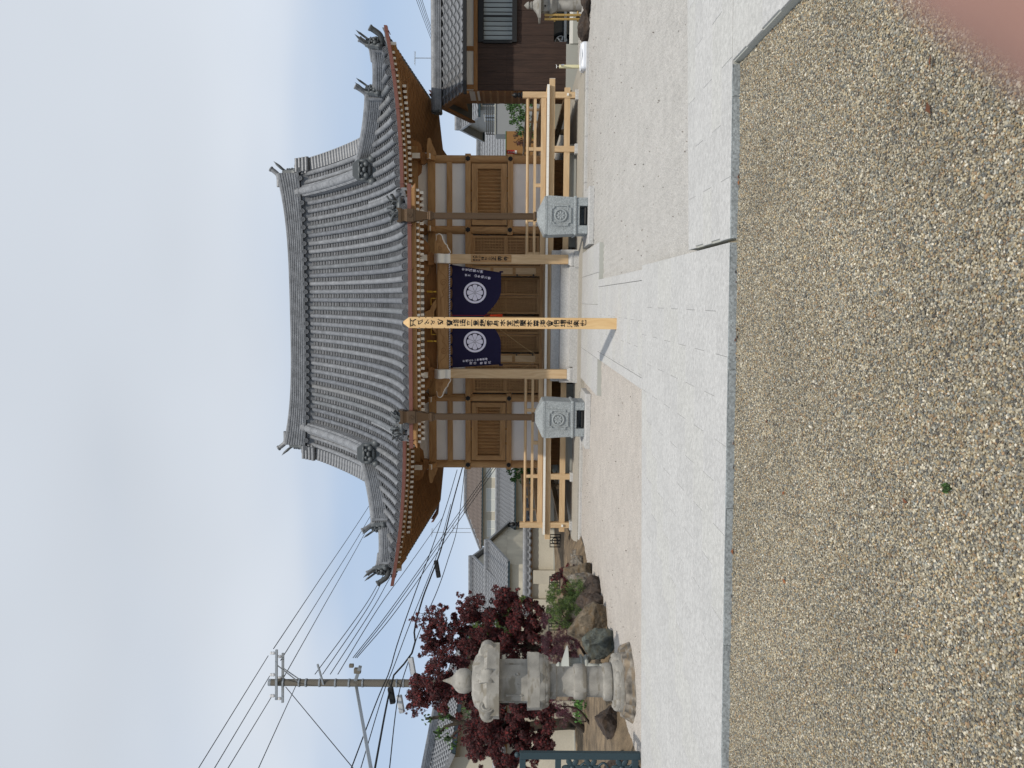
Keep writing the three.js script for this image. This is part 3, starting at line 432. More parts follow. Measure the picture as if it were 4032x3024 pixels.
for (const s of [-1, 1]) {
  for (let k = 0; k < 27; k++) { const x = s * (2.88 + 0.131 * k); const e = lift(Math.abs(x));  const zr = Math.max(1.4, Math.abs(x) - 4.05); rafter(V(x, 4.14 + e + (2.32 - zr) * 0.34, zr), V(x, 4.14 + e, 2.32), 0.05, 0.058); if (Math.abs(x) < 5.6) rafter(V(x, 4.62 + e * 0.5 - 0.29 * Math.max(0, Math.abs(x) - 4), 0.1 + Math.max(0, Math.abs(x) - 4)), V(x, 4.075 + e * 0.8, 1.93), 0.058, 0.08); }
  const eb = (z, dy, w, h, x1) => { const p = []; for (let i = 0; i <= 12; i++) { const x = s * (2.8 + (x1 - 2.8) * i / 12); p.push(V(x, dy + lift(Math.abs(x)), z)); } return sweep([[-w / 2, 0], [w / 2, 0], [w / 2, h], [-w / 2, h]], p); };
  part(hall, 'eave_board', eb(2.36, 4.165, 0.1, 0.085, 6.4), M.timber); part(hall, 'eave_board', eb(1.95, 4.12, 0.12, 0.05, 6.1), M.timber);
  // hip rafter
  const hr = part(hall, 'hip_rafter', bar(V(s * 3.9, 4.55, -0.1), V(s * 6.34, 4.42, 2.34), 0.12, 0.17), M.timber); part(hr, 'painted_end', bar(V(s * 6.34, 4.42, 2.34), V(s * 6.352, 4.419, 2.352), 0.122, 0.172), M.white);
  // side eave rafters, too fine to tell apart
  const l = [], cap = []; for (let k = 0; k < 64; k++) { const a = -6.2 + 12.4 * k / 63, e = sideLift(a), r = Math.max(0, Math.abs(a) - 4.2); l.push(bar(V(s * (4.1 + r * 0.98), 4.62 + e * 0.4 - r * 0.24, ZC + a), V(s * 6.28, 4.12 + e, ZC + a), 0.06, 0.12)); }
  part(hall, 'side_rafters', l, M.rafter).userData.kind = 'stuff';
  const pos = [], idx = []; for (let i = 0; i <= 24; i++) { const a = -6.4 + 12.8 * i / 24, e = sideLift(a), x0 = Math.max(0, Math.abs(a) - 4.05), f0 = x0 / 2.4; pos.push(s * (4.0 + x0), (4.74 + e * 0.4) * (1 - f0) + (4.19 + e) * f0 - 0.02, ZC + a, s * 6.4, 4.19 + e, ZC + a); if (i) { const o = i * 2; idx.push(o - 2, o - 1, o, o - 1, o + 1, o); } } part(hall, 'side_soffit', uvw(fromArrays(pos, idx), 'z', 0), M.rafter);
  const pos2 = [], idx2 = []; for (let i = 0; i <= 14; i++) { const x = s * (2.7 + 3.75 * i / 14), e = lift(Math.abs(x)); const z0 = Math.max(0, Math.abs(x) - 3.95), f0 = z0 / 2.42; pos2.push(x, (4.72 + e * 0.4) * (1 - f0) + (4.2 + e) * f0 - 0.02, z0, x, 4.2 + e, 2.42); if (i) { const o = i * 2; idx2.push(o - 2, o - 1, o, o - 1, o + 1, o); } } part(hall, 'front_soffit', uvw(fromArrays(pos2, idx2), 'x', 0), M.rafter);
}
// --- walls
const COLX = [-4.13, -2.275, 2.275, 4.13];
for (const x of COLX) { part(hall, 'column', uvw(cyl(0.108, 0.108, 3.12, x, 2.31, 0, 20), 'y'), M.timber); if (Math.abs(x) > 4) for (const z of [-2.7, -5.4, -8.1]) part(hall, 'column', uvw(cyl(0.108, 0.108, 3.12, x, 2.31, z, 14), 'y'), M.timber); }
{
  const P = (n, ...g) => part(hall, n, g.flat(), n.includes('plaster') ? M.plaster : M.timber);
  P('upper_rail', rb2(-4.26, 4.26, 2.71, 2.858, -0.09, 0.135, 0.006)); P('tie_beam', b2(-4.1, 4.1, 3.212, 3.355, -0.05, 0.07)); P('head_beam', b2(-4.1, 4.1, 3.662, 3.86, -0.07, 0.09)); P('wall_plate', b2(-4.45, 4.45, 4.12, 4.3, -0.1, 0.1)); P('purlin', b2(-6.2, 6.2, 4.32, 4.46, 0.42, 0.58));
  for (const s of [-1, 1]) {
    P('lower_rail', rb2(s > 0 ? 2.14 : -4.26, s > 0 ? 4.26 : -2.14, 1.588, 1.73, -0.09, 0.13, 0.006));
    const [a, b] = s > 0 ? [2.38, 4.03] : [-4.03, -2.38];
    for (const [y0, y1] of [[0.8, 1.6], [2.85, 3.215], [3.35, 3.665]]) P('plaster_panel', b2(a, b, y0, y1, -0.03, 0.0));
    // barred window
    const w = part(hall, 'window_frame', [b2(a + 0.02, b - 0.02, 2.56, 2.69, -0.02, 0.09), b2(a + 0.02, b - 0.02, 1.745, 1.875, -0.02, 0.09), b2(a + 0.02, a + 0.15, 1.876, 2.559, -0.02, 0.085), b2(b - 0.15, b - 0.02, 1.876, 2.559, -0.02, 0.085), b2(a + 0.16, b - 0.16, 2.52, 2.556, -0.02, 0.1), b2(a + 0.16, b - 0.16, 1.88, 1.91, -0.02, 0.1)], M.timber);
    part(w, 'back_panel', b2(a + 0.1, b - 0.1, 1.8, 2.6, -0.05, -0.025), M.timber);
    for (let k = 0; k < 14; k++) { const x = a + 0.2 + (b - a - 0.4) * k / 13; part(w, 'bar', uvw(ext([[0.043, 0], [-0.043, 0], [0, -0.06]], 0.61).rotateX(-Math.PI / 2).translate(x, 1.91, -0.02), 'y'), M.timber); }
    // side walls
    part(hall, 'side_wall', [b2(s * 4.1 - 0.02, s * 4.1 + 0.02, 0.78, 4.2, -8.2, -0.1)], M.plaster); for (const [y0, y1] of [[2.71, 2.858], [1.588, 1.73], [3.66, 3.86], [3.21, 3.355]]) P('side_rail', b2(s * 4.13 - 0.1, s * 4.13 + 0.1, y0, y1, -8.2, -0.1));
  }
  P('plaster_panel', b2(-2.2, 2.2, 2.85, 3.215, -0.03, 0)); P('plaster_panel', b2(-2.2, 2.2, 3.35, 3.665, -0.03, 0)); P('plaster_panel', b2(-4.3, 4.3, 3.855, 4.13, -0.03, 0.0));
  part(hall, 'back_wall', b2(-4.2, 4.2, 0.7, 4.2, -8.3, -8.2), M.plaster); part(hall, 'floor_board', b2(-4.2, 4.2, 0.66, 0.74, -8.2, -0.05), M.timber);
  // black stud covers
  for (const x of COLX) {
    const star = []; for (let k = 0; k < 12; k++) { const r = k % 2 ? 0.05 : 0.066, a = k * Math.PI / 6; star.push([Math.cos(a) * r, Math.sin(a) * r]); }
    part(hall, 'stud_cover', mg([ext(star, 0.012, 0.006).translate(x, 2.784, 0.142), new THREE.SphereGeometry(0.032, 10, 6).scale(1, 1, 0.7).translate(x, 2.784, 0.155)]), M.iron);
    part(hall, 'stud_cover', mg([cyl(0.062, 0.056, 0.025, 0, 0, 0, 18).rotateX(Math.PI / 2).translate(x, 1.658, 0.145), new THREE.SphereGeometry(0.03, 10, 6).scale(1, 1, 0.7).translate(x, 1.658, 0.16)]), M.iron);
  }
}
// --- lattice doors
function lattice(x0, x1, y0, y1, z, cell = 0.078) {
  const d = part(hall, 'lattice_door', [rb2(x0, x1, y0, y0 + 0.07, z - 0.02, z + 0.025, 0.004), rb2(x0, x1, y1 - 0.06, y1, z - 0.02, z + 0.025, 0.004), rb2(x0, x0 + 0.06, y0, y1, z - 0.02, z + 0.028, 0.004), rb2(x1 - 0.06, x1, y0, y1, z - 0.02, z + 0.028, 0.004), b2(x0 + 0.05, x1 - 0.05, y0 + (y1 - y0) * 0.49, y0 + (y1 - y0) * 0.49 + 0.06, z - 0.02, z + 0.024)], M.timber);
  part(d, 'backing', b2(x0 + 0.03, x1 - 0.03, y0 + 0.03, y1 - 0.03, z - 0.05, z - 0.043), M.timber);
  const l = [], nx = Math.max(2, Math.round((x1 - x0 - 0.12) / cell)), ny = Math.round((y1 - y0 - 0.13) / cell);
  for (let i = 1; i < nx; i++) { const x = x0 + 0.06 + (x1 - x0 - 0.12) * i / nx; l.push(b2(x - 0.014, x + 0.014, y0 + 0.06, y1 - 0.06, z - 0.042, z + 0.012)); }
  for (let j = 1; j < ny; j++) { const y = y0 + 0.07 + (y1 - y0 - 0.13) * j / ny; l.push(b2(x0 + 0.055, x1 - 0.055, y - 0.014, y + 0.014, z - 0.042, z + 0.01)); }
  part(d, 'lattice_bars', l, M.timber).userData.kind = 'stuff'; return d;
}
for (const s of [-1, 1]) {
  const o = (a, b) => s > 0 ? [a, b] : [-b, -a];
  lattice(...o(1.34, 2.13), 0.86, 2.66, 0.02); lattice(...o(0.03, 0.52), 0.84, 2.66, -0.14); lattice(...o(0.53, 1.02), 0.84, 2.66, -0.14);
  const [a, b] = o(1.05, 1.32); const d = part(hall, 'folded_door', [b2(a, b, 0.84, 2.66, 0.05, 0.085)], M.timber); for (const [y0, y1] of [[0.95, 1.5], [1.58, 2.1], [2.18, 2.58]]) part(d, 'door_panel', rb2(a + 0.05, b - 0.05, y0, y1, 0.082, 0.096, 0.005), M.wood);
  for (const y of [1.02, 1.46, 2.0]) part(d, 'hinge', [b2(Math.min(s * 1.035, s * 1.05), Math.max(s * 1.035, s * 1.05), y - 0.1, y + 0.1, 0.086, 0.098), cyl(0.025, 0.025, 0.012, 0, 0, 0, 10).rotateX(Math.PI / 2).translate(s * 1.08, y, 0.092)], M.iron);
}
part(hall, 'door_lintel', b2(-2.17, 2.17, 2.66, 2.712, -0.16, 0.1), M.timber); part(hall, 'door_sill', rb2(-2.17, 2.17, 0.765, 0.85, -0.18, 0.12, 0.006), M.timber);
// --- bracket sets
function cloudShape(w, h) { const s = new THREE.Shape(); s.moveTo(0, 0); s.bezierCurveTo(w * 0.2, -h * 0.05, w * 0.25, h * 0.22, w * 0.42, h * 0.2); s.bezierCurveTo(w * 0.5, h * 0.42, w * 0.62, h * 0.4, w * 0.7, h * 0.5); s.bezierCurveTo(w * 0.95, h * 0.52, w * 1.05, h * 0.8, w * 0.86, h * 0.92); s.bezierCurveTo(w * 0.7, h * 0.9, w * 0.62, h * 1.02, w * 0.4, h); s.lineTo(0, h); return s; }
function bracketSet(x, z, y, k = 1) {
  part(hall, 'bearing_block', ext([[-0.1, 0], [0.1, 0], [0.15, 0.07], [0.15, 0.16], [-0.15, 0.16], [-0.15, 0.07]], 0.3 * k).translate(x, y, z - 0.15 * k), M.rafter);
  const arm = [[-0.46, 0.2], [-0.46, 0.12], [-0.36, 0.02], [-0.2, 0], [0.2, 0], [0.36, 0.02], [0.46, 0.12], [0.46, 0.2]];
  part(hall, 'bracket_arm', uvw(ext(arm, 0.12).translate(x, y + 0.14, z - 0.06), 'x'), M.rafter);
  for (const q of [-0.4, 0, 0.4]) part(hall, 'small_block', ext([[-0.07, 0], [0.07, 0], [0.1, 0.05], [0.1, 0.11], [-0.1, 0.11], [-0.1, 0.05]], 0.17).translate(x + q, y + 0.335, z - 0.085), M.rafter);
  const f = part(hall, 'bracket_arm', b2(x - 0.065, x + 0.065, y + 0.14, y + 0.34, z - 0.1, z + 0.52, 'z'), M.rafter); part(f, 'painted_end', b2(x - 0.068, x + 0.068, y + 0.137, y + 0.343, z + 0.52, z + 0.526), M.white);
  part(hall, 'small_block', ext([[-0.07, 0], [0.07, 0], [0.1, 0.05], [0.1, 0.11], [-0.1, 0.11], [-0.1, 0.05]], 0.17).translate(x, y + 0.345, z + 0.36), M.rafter);
}
for (const x of COLX) {
  bracketSet(x, 0, 3.87);
  const n = part(hall, 'beam_nose', uvw(ext(cloudShape(0.42, 0.2), 0.12, 0.006).rotateY(-Math.PI / 2).translate(x + 0.06, 3.66, 0.1), 'x'), M.timber); part(n, 'painted_end', ext([[0.3, 0.085], [0.36, 0.1], [0.37, 0.165], [0.3, 0.19]], 0.136).rotateY(-Math.PI / 2).translate(x + 0.068, 3.66, 0.115), M.white);
  if (Math.abs(x) > 4) { const s = Math.sign(x), g = ext(cloudShape(0.46, 0.24), 0.12, 0.006); if (s < 0) g.rotateY(Math.PI).translate(0, 0, 0.12); const m = part(hall, 'beam_nose', g.translate(x + s * 0.1, 3.64, -0.06), M.timber); }
}
// frieze strip with ribs between the bracket sets
for (const s of [-1, 1]) for (let k = 0; k < 9; k++) part(hall, 'soffit_rib', bar(V(s * (2.62 + k * 0.13), 4.2, 0.05), V(s * (2.62 + k * 0.13), 4.36, 0.42), 0.03, 0.03), M.rafter);
// --- porch
for (const s of [-1, 1]) {
  const x = s * 1.39, zp = 2.2;
  part(hall, 'porch_pillar', rb2(x - 0.112, x + 0.112, 0.235, 3.1, zp - 0.112, zp + 0.112, 0.014), M.wood);
  part(hall, 'pillar_stone', mg([uvw(lathe([[0, 0], [0.24, 0], [0.255, 0.03], [0.255, 0.07], [0.19, 0.135], [0, 0.135]].map(p => [p[0] * 1.0, p[1]]), 4).rotateY(Math.PI / 4).scale(0.9, 1, 0.9).translate(x, 0.102, zp), 'x'), rb2(x - 0.2, x + 0.2, -0.1, 0.1, zp - 0.2, zp + 0.2, 0.01)]), M.granite);
  // white-fronted nose over the pillar
  const nose = part(hall, 'beam_nose', b2(x - 0.11, x + 0.11, 3.1, 3.46, zp - 0.11, zp + 0.12), M.timber);
  const np = []; for (let k = 0; k <= 14; k++) { const f = k / 14, y = 3.09 + 0.37 * f, z = f < 0.35 ? 0.06 + Math.sin(f / 0.35 * Math.PI) * 0.035 : 0.06 + Math.sin((f - 0.35) / 0.65 * Math.PI) * 0.16; np.push([z, y]); }
  const prof2 = [[-0.02, 3.09], ...np, [-0.02, 3.46]]; part(nose, 'white_front', ext(prof2, 0.2, 0.01).rotateY(-Math.PI / 2).translate(x + 0.1, 0, zp + 0.12), M.white);
  // carved side nose with a white edge
  const g = ext(cloudShape(0.5, 0.36), 0.12, 0.004); if (s < 0) g.rotateY(Math.PI).translate(0, 0, 0.12); const sn = part(hall, 'carved_nose', uvw(g.translate(s * 1.5, 3.1, zp - 0.06), 'x'), M.timber);
  const eg = []; const cs = cloudShape(0.5, 0.36).getPoints(10).filter((p, i, a) => p.x > 0.02 && i < a.length - 6); part(sn, 'white_edge', tube(cs.map(p => V(s * (1.5 + p.x), 3.1 + p.y - 0.012, zp + 0.05)), 0.016, 6, 40), M.white);
  for (const [cx, cy, r] of [[0.14, 0.22, 0.055], [0.3, 0.26, 0.045]]) { const sp = []; for (let k = 0; k < 16; k++) { const a = k * 0.55, q = r * (1 - k / 18); sp.push(V(s * (1.5 + cx + Math.cos(a) * q), 3.1 + cy + Math.sin(a) * q, zp + 0.066)); } part(sn, 'carving', tube(sp, 0.006, 5, 40), M.rafter); }
  bracketSet(x, zp, 3.46, 0.9);
  const pb = part(hall, 'porch_tie_beam', b2(x - 0.08, x + 0.08, 3.2, 3.42, 0.1, zp - 0.11, 'z'), M.timber);
}
{
  const bs = []; for (let i = 0; i <= 20; i++) { const x = -1.28 + 2.56 * i / 20; bs.push(V(x, 3.13 + 0.02 * (1 - (x / 1.28) ** 2), 2.2)); }
  const beam = part(hall, 'rainbow_beam', sweep([[-0.085, 0], [0.085, 0], [0.1, 0.03], [0.1, 0.24], [0.075, 0.275], [-0.075, 0.275], [-0.1, 0.24], [-0.1, 0.03]], bs), M.timber);
  for (const s of [-1, 1]) { // engraved scroll, as a raised thread
    const p = []; for (let k = 0; k < 26; k++) { const a = -1.6 + k * 0.42, r = 0.085 * (1 - k / 30); p.push(V(s * (0.82 + Math.cos(a) * r * 1.05), 3.25 + Math.sin(a) * r, 2.302)); } part(beam, 'carving', tube(p, 0.007, 5, 70), M.rafter);
    part(beam, 'carving', tube([[s * 0.82, 3.165, 2.302], [s * 0.7, 3.2, 2.302], [s * 0.6, 3.28, 2.302], [s * 0.52, 3.24, 2.302], [s * 0.45, 3.3, 2.302], [s * 0.3, 3.33, 2.302]], 0.006, 5, 40), M.rafter);
    part(beam, 'carving', tube([[s * 0.9, 3.18, 2.302], [s * 1.0, 3.24, 2.302], [s * 1.08, 3.33, 2.302], [s * 1.22, 3.38, 2.302]], 0.006, 5, 30), M.rafter);
  }
  // frog-leg strut with gilt fittings and the beam it carries
  const st = part(hall, 'frog_leg_strut', uvw(ext(shp([[-0.5, 0], [-0.4, 0.03], [-0.3, 0.12], [-0.16, 0.17], [-0.1, 0.3], [0.1, 0.3], [0.16, 0.17], [0.3, 0.12], [0.4, 0.03], [0.5, 0], [0.26, 0], [0.12, 0.08], [-0.12, 0.08], [-0.26, 0]]), 0.1, 0.006).translate(0, 3.415, 2.15), 'x'), M.timber);
  for (const s of [-1, 1]) part(st, 'gilt_fitting', [b2(s * 0.6 - 0.02, s * 0.6 + 0.02, 3.52, 3.66, 2.24, 2.27), b2(s * 0.6 - 0.016, s * 0.6 + 0.016, 3.43, 3.5, 2.24, 2.265), b2(Math.min(s * 0.28, s * 0.44), Math.max(s * 0.28, s * 0.44), 3.55, 3.565, 2.24, 2.262), b2(s * 0.44 - 0.008, s * 0.44 + 0.008, 3.45, 3.565, 2.24, 2.262)], M.gold);
  part(hall, 'porch_purlin', b2(-2.6, 2.6, 3.86, 4.0, 2.12, 2.28), M.rafter); part(hall, 'porch_back_board', b2(-1.3, 1.3, 3.44, 3.75, 2.05, 2.08), M.rafter);
}
// --- stone steps
for (let k = 0; k < 3; k++) part(hall, 'stone_step', rb2(-1.62 + (k === 0 ? 0.42 : 0), 1.64 - (k === 0 ? 0.42 : 0), -0.1, 0.205 + k * 0.203, 1.42, 2.36 - k * 0.3, 0.008), M.granite);
// --- veranda
{
  const zf = 1.62, xe = 5.64, wb = M.wood;
  const planks = []; const n = 46; const deck = part(hall, 'veranda_deck', [b2(-xe + 0.03, xe - 0.03, 0.715, 0.755, 0.05, zf - 0.05), b2(-xe + 0.03, -4.24, 0.715, 0.755, -8.4, 0.05), b2(4.24, xe - 0.03, 0.715, 0.755, -8.4, 0.05)], wb);
  for (let k = 0; k < n; k++) { const a = -xe + 2 * xe * k / n, b = -xe + 2 * xe * (k + 1) / n; const p = part(deck, 'plank', b2(a + 0.001, b - 0.001, 0.702, 0.765 + (rnd() - 0.5) * 0.002, 0.1, zf, 'z'), wb); part(deck, 'plank_end', b2(a + 0.0012, b - 0.0012, 0.704, 0.763, zf, zf + 0.004), M.white); }
  const side = (s) => { const x = s * xe; part(deck, 'plank_end', b2(x - 0.002, x + 0.002, 0.704, 0.763, -8.4, zf), M.white); }; side(1); side(-1);
  part(hall, 'veranda_beam', rb2(-5.8, 5.8, 0.565, 0.7, 1.38, 1.54, 0.006), wb); for (const s of [-1, 1]) { part(hall, 'painted_end', b2(Math.min(s * 5.8, s * 5.806), Math.max(s * 5.8, s * 5.806), 0.563, 0.702, 1.378, 1.542), M.white); part(hall, 'veranda_beam', rb2(s * 5.42 - 0.07, s * 5.42 + 0.07, 0.555, 0.69, -8.4, 1.37, 0.006), wb); part(hall, 'tie_rail', b2(s * 5.42 - 0.05, s * 5.42 + 0.05, 0.19, 0.33, -8.4, 1.4, 'z'), wb); }
  for (const s of [-1, 1]) { const [a, b] = s > 0 ? [1.66, 5.6] : [-5.6, -1.66]; part(hall, 'tie_rail', b2(a, b, 0.19, 0.33, 1.42, 1.51, 'x'), wb); }
  for (const x of [-5.42, -4.13, -2.2, 2.2, 4.13, 5.42]) {
    const c = Math.abs(x) > 5; part(hall, 'veranda_post', rb2(x - 0.072, x + 0.072, 0.07, c ? 1.36 : 0.57, 1.388, 1.532, 0.006), wb); part(hall, 'post_stone', rb2(x - 0.12, x + 0.12, -0.1, 0.07, 1.34, 1.58, 0.01), M.granite);
    if (c) { part(hall, 'post_finial', lathe([[0, 0.27], [0.012, 0.262], [0.02, 0.245], [0.045, 0.22], [0.062, 0.185], [0.058, 0.15], [0.035, 0.128], [0.035, 0.115], [0.06, 0.108], [0.066, 0.085], [0.06, 0.065], [0.036, 0.058], [0.036, 0.048], [0.07, 0.042], [0.074, 0], [0, 0]], 18).translate(x, 1.36, 1.46), M.iron); part(hall, 'rail_tenon', b2(x - 0.03, x + 0.03, 0.23, 0.275, 1.532, 1.58), M.white);
      for (const z of [-2.7, -5.4, -8.2]) { part(hall, 'veranda_post', b2(x - 0.07, x + 0.07, 0, z < -8 ? 1.36 : 0.57, z - 0.07, z + 0.07), wb); if (z < -8) part(hall, 'post_finial', lathe([[0, 0.27], [0.02, 0.245], [0.06, 0.185], [0.035, 0.12], [0.064, 0.085], [0.036, 0.05], [0.074, 0], [0, 0]], 12).translate(x, 1.36, z), M.iron); } }
  }
  for (const s of [-1, 1]) { // railing
    const o = (a, b) => s > 0 ? [a, b] : [-b, -a], [r0, r1] = o(1.5, 5.42), ax = s * 5.42;
    part(hall, 'top_rail', uvw(new THREE.CylinderGeometry(0.036, 0.036, r1 - r0, 12).rotateZ(Math.PI / 2).translate((r0 + r1) / 2, 1.228, 1.46), 'x'), wb); part(hall, 'middle_rail', b2(r0, r1, 1.015, 1.08, 1.435, 1.485), wb); part(hall, 'bottom_rail', rb2(r0, r1, 0.775, 0.9, 1.4, 1.52, 0.006), wb);
    part(hall, 'top_rail', uvw(new THREE.CylinderGeometry(0.036, 0.036, 9.6, 12).rotateX(Math.PI / 2).translate(ax, 1.228, -3.4), 'z'), wb); part(hall, 'middle_rail', b2(ax - 0.025, ax + 0.025, 1.015, 1.08, -8.2, 1.4), wb); part(hall, 'bottom_rail', b2(ax - 0.06, ax + 0.06, 0.775, 0.9, -8.2, 1.4), wb);
    for (const x of [1.56, 2.4, 3.25, 4.13]) part(hall, 'rail_strut', [b2(s * x - 0.045, s * x + 0.045, 0.9, 1.015, 1.43, 1.49), ...(x > 4 || x < 2.5 ? [b2(s * x - 0.04, s * x + 0.04, 1.08, 1.2, 1.43, 1.49)] : [])], wb);
    for (let k = 1; k < 7; k++) part(hall, 'rail_strut', b2(ax - 0.03, ax + 0.03, 0.9, 1.2, 1.4 - k * 1.4 - 0.04, 1.4 - k * 1.4 + 0.04), wb);
  }
  // dark boarding under the hall
  for (const s of [-1, 1]) for (let k = 0; k < 17; k++) { const x = s * (1.7 + k * 0.145); part(hall, 'skirting_board', b2(x - 0.07, x + 0.07, 0.0, 0.66, 0.2 + (k % 2) * 0.008, 0.24, 'y'), M.rafter); }
  part(hall, 'footing', [b2(-4.3, 4.3, -0.1, 0.18, -8.3, 0.3)], M.concrete);
  for (const s of [-1, 1]) { const [a, b] = s > 0 ? [1.75, 4.3] : [-4.3, -1.75]; part(hall, 'footing', b2(a, b, -0.05, 0.17, 0.9, 1.2), M.concrete); }
}
// --- downpipes of the porch gutter
for (const s of [-1, 1]) {
  const x = s * 2.17 + (s > 0 ? 0.02 : 0.02), z = 4.3, P = part(hall, 'downpipe', [rb(0.132, 2.25, 0.132, 0.006, x, 2.21, z, 'y'), ...[-0.04, 0.04].map(q => b2(x + q - 0.006, x + q + 0.006, 1.15, 3.28, z + 0.065, z + 0.074))], M.spout);
  part(P, 'collar', [rb(0.19, 0.05, 0.19, 0.012, x, 3.345, z), rb(0.17, 0.03, 0.17, 0.008, x, 3.385, z), rb(0.17, 0.03, 0.17, 0.008, x, 3.305, z), rb(0.185, 0.06, 0.185, 0.012, x, 1.11, z)], M.spout);
  const taper = prism(0.165, 0.1, 0.26, 4).rotateY(Math.PI / 4).translate(x, 3.53, z); part(P, 'hopper', [taper, rb(0.25, 0.03, 0.25, 0.006, x, 3.67, z), rb(0.275, 0.17, 0.275, 0.01, x, 3.77, z), rb(0.25, 0.03, 0.25, 0.006, x, 3.865, z), prism(0.21, 0.165, 0.13, 4).rotateY(Math.PI / 4).translate(x, 3.945, z)], M.spout);
  const cr = []; for (let k = 0; k < 12; k++) { const f = k / 11 - 0.5; cr.push([f * 0.3, 4.0 + 0.025 * Math.abs(Math.sin(k * 1.3)) + (Math.abs(f) > 0.4 ? 0.03 : 0)]); } part(P, 'hopper_crown', ext([[-0.15, 3.96], ...cr, [0.15, 3.96]], 0.3).translate(x, 0, z - 0.15), M.spout);
  part(P, 'crest', discGeo, M.spout).position.set(x, 3.77, z + 0.137); P.children.at(-1).scale.setScalar(0.6);
}
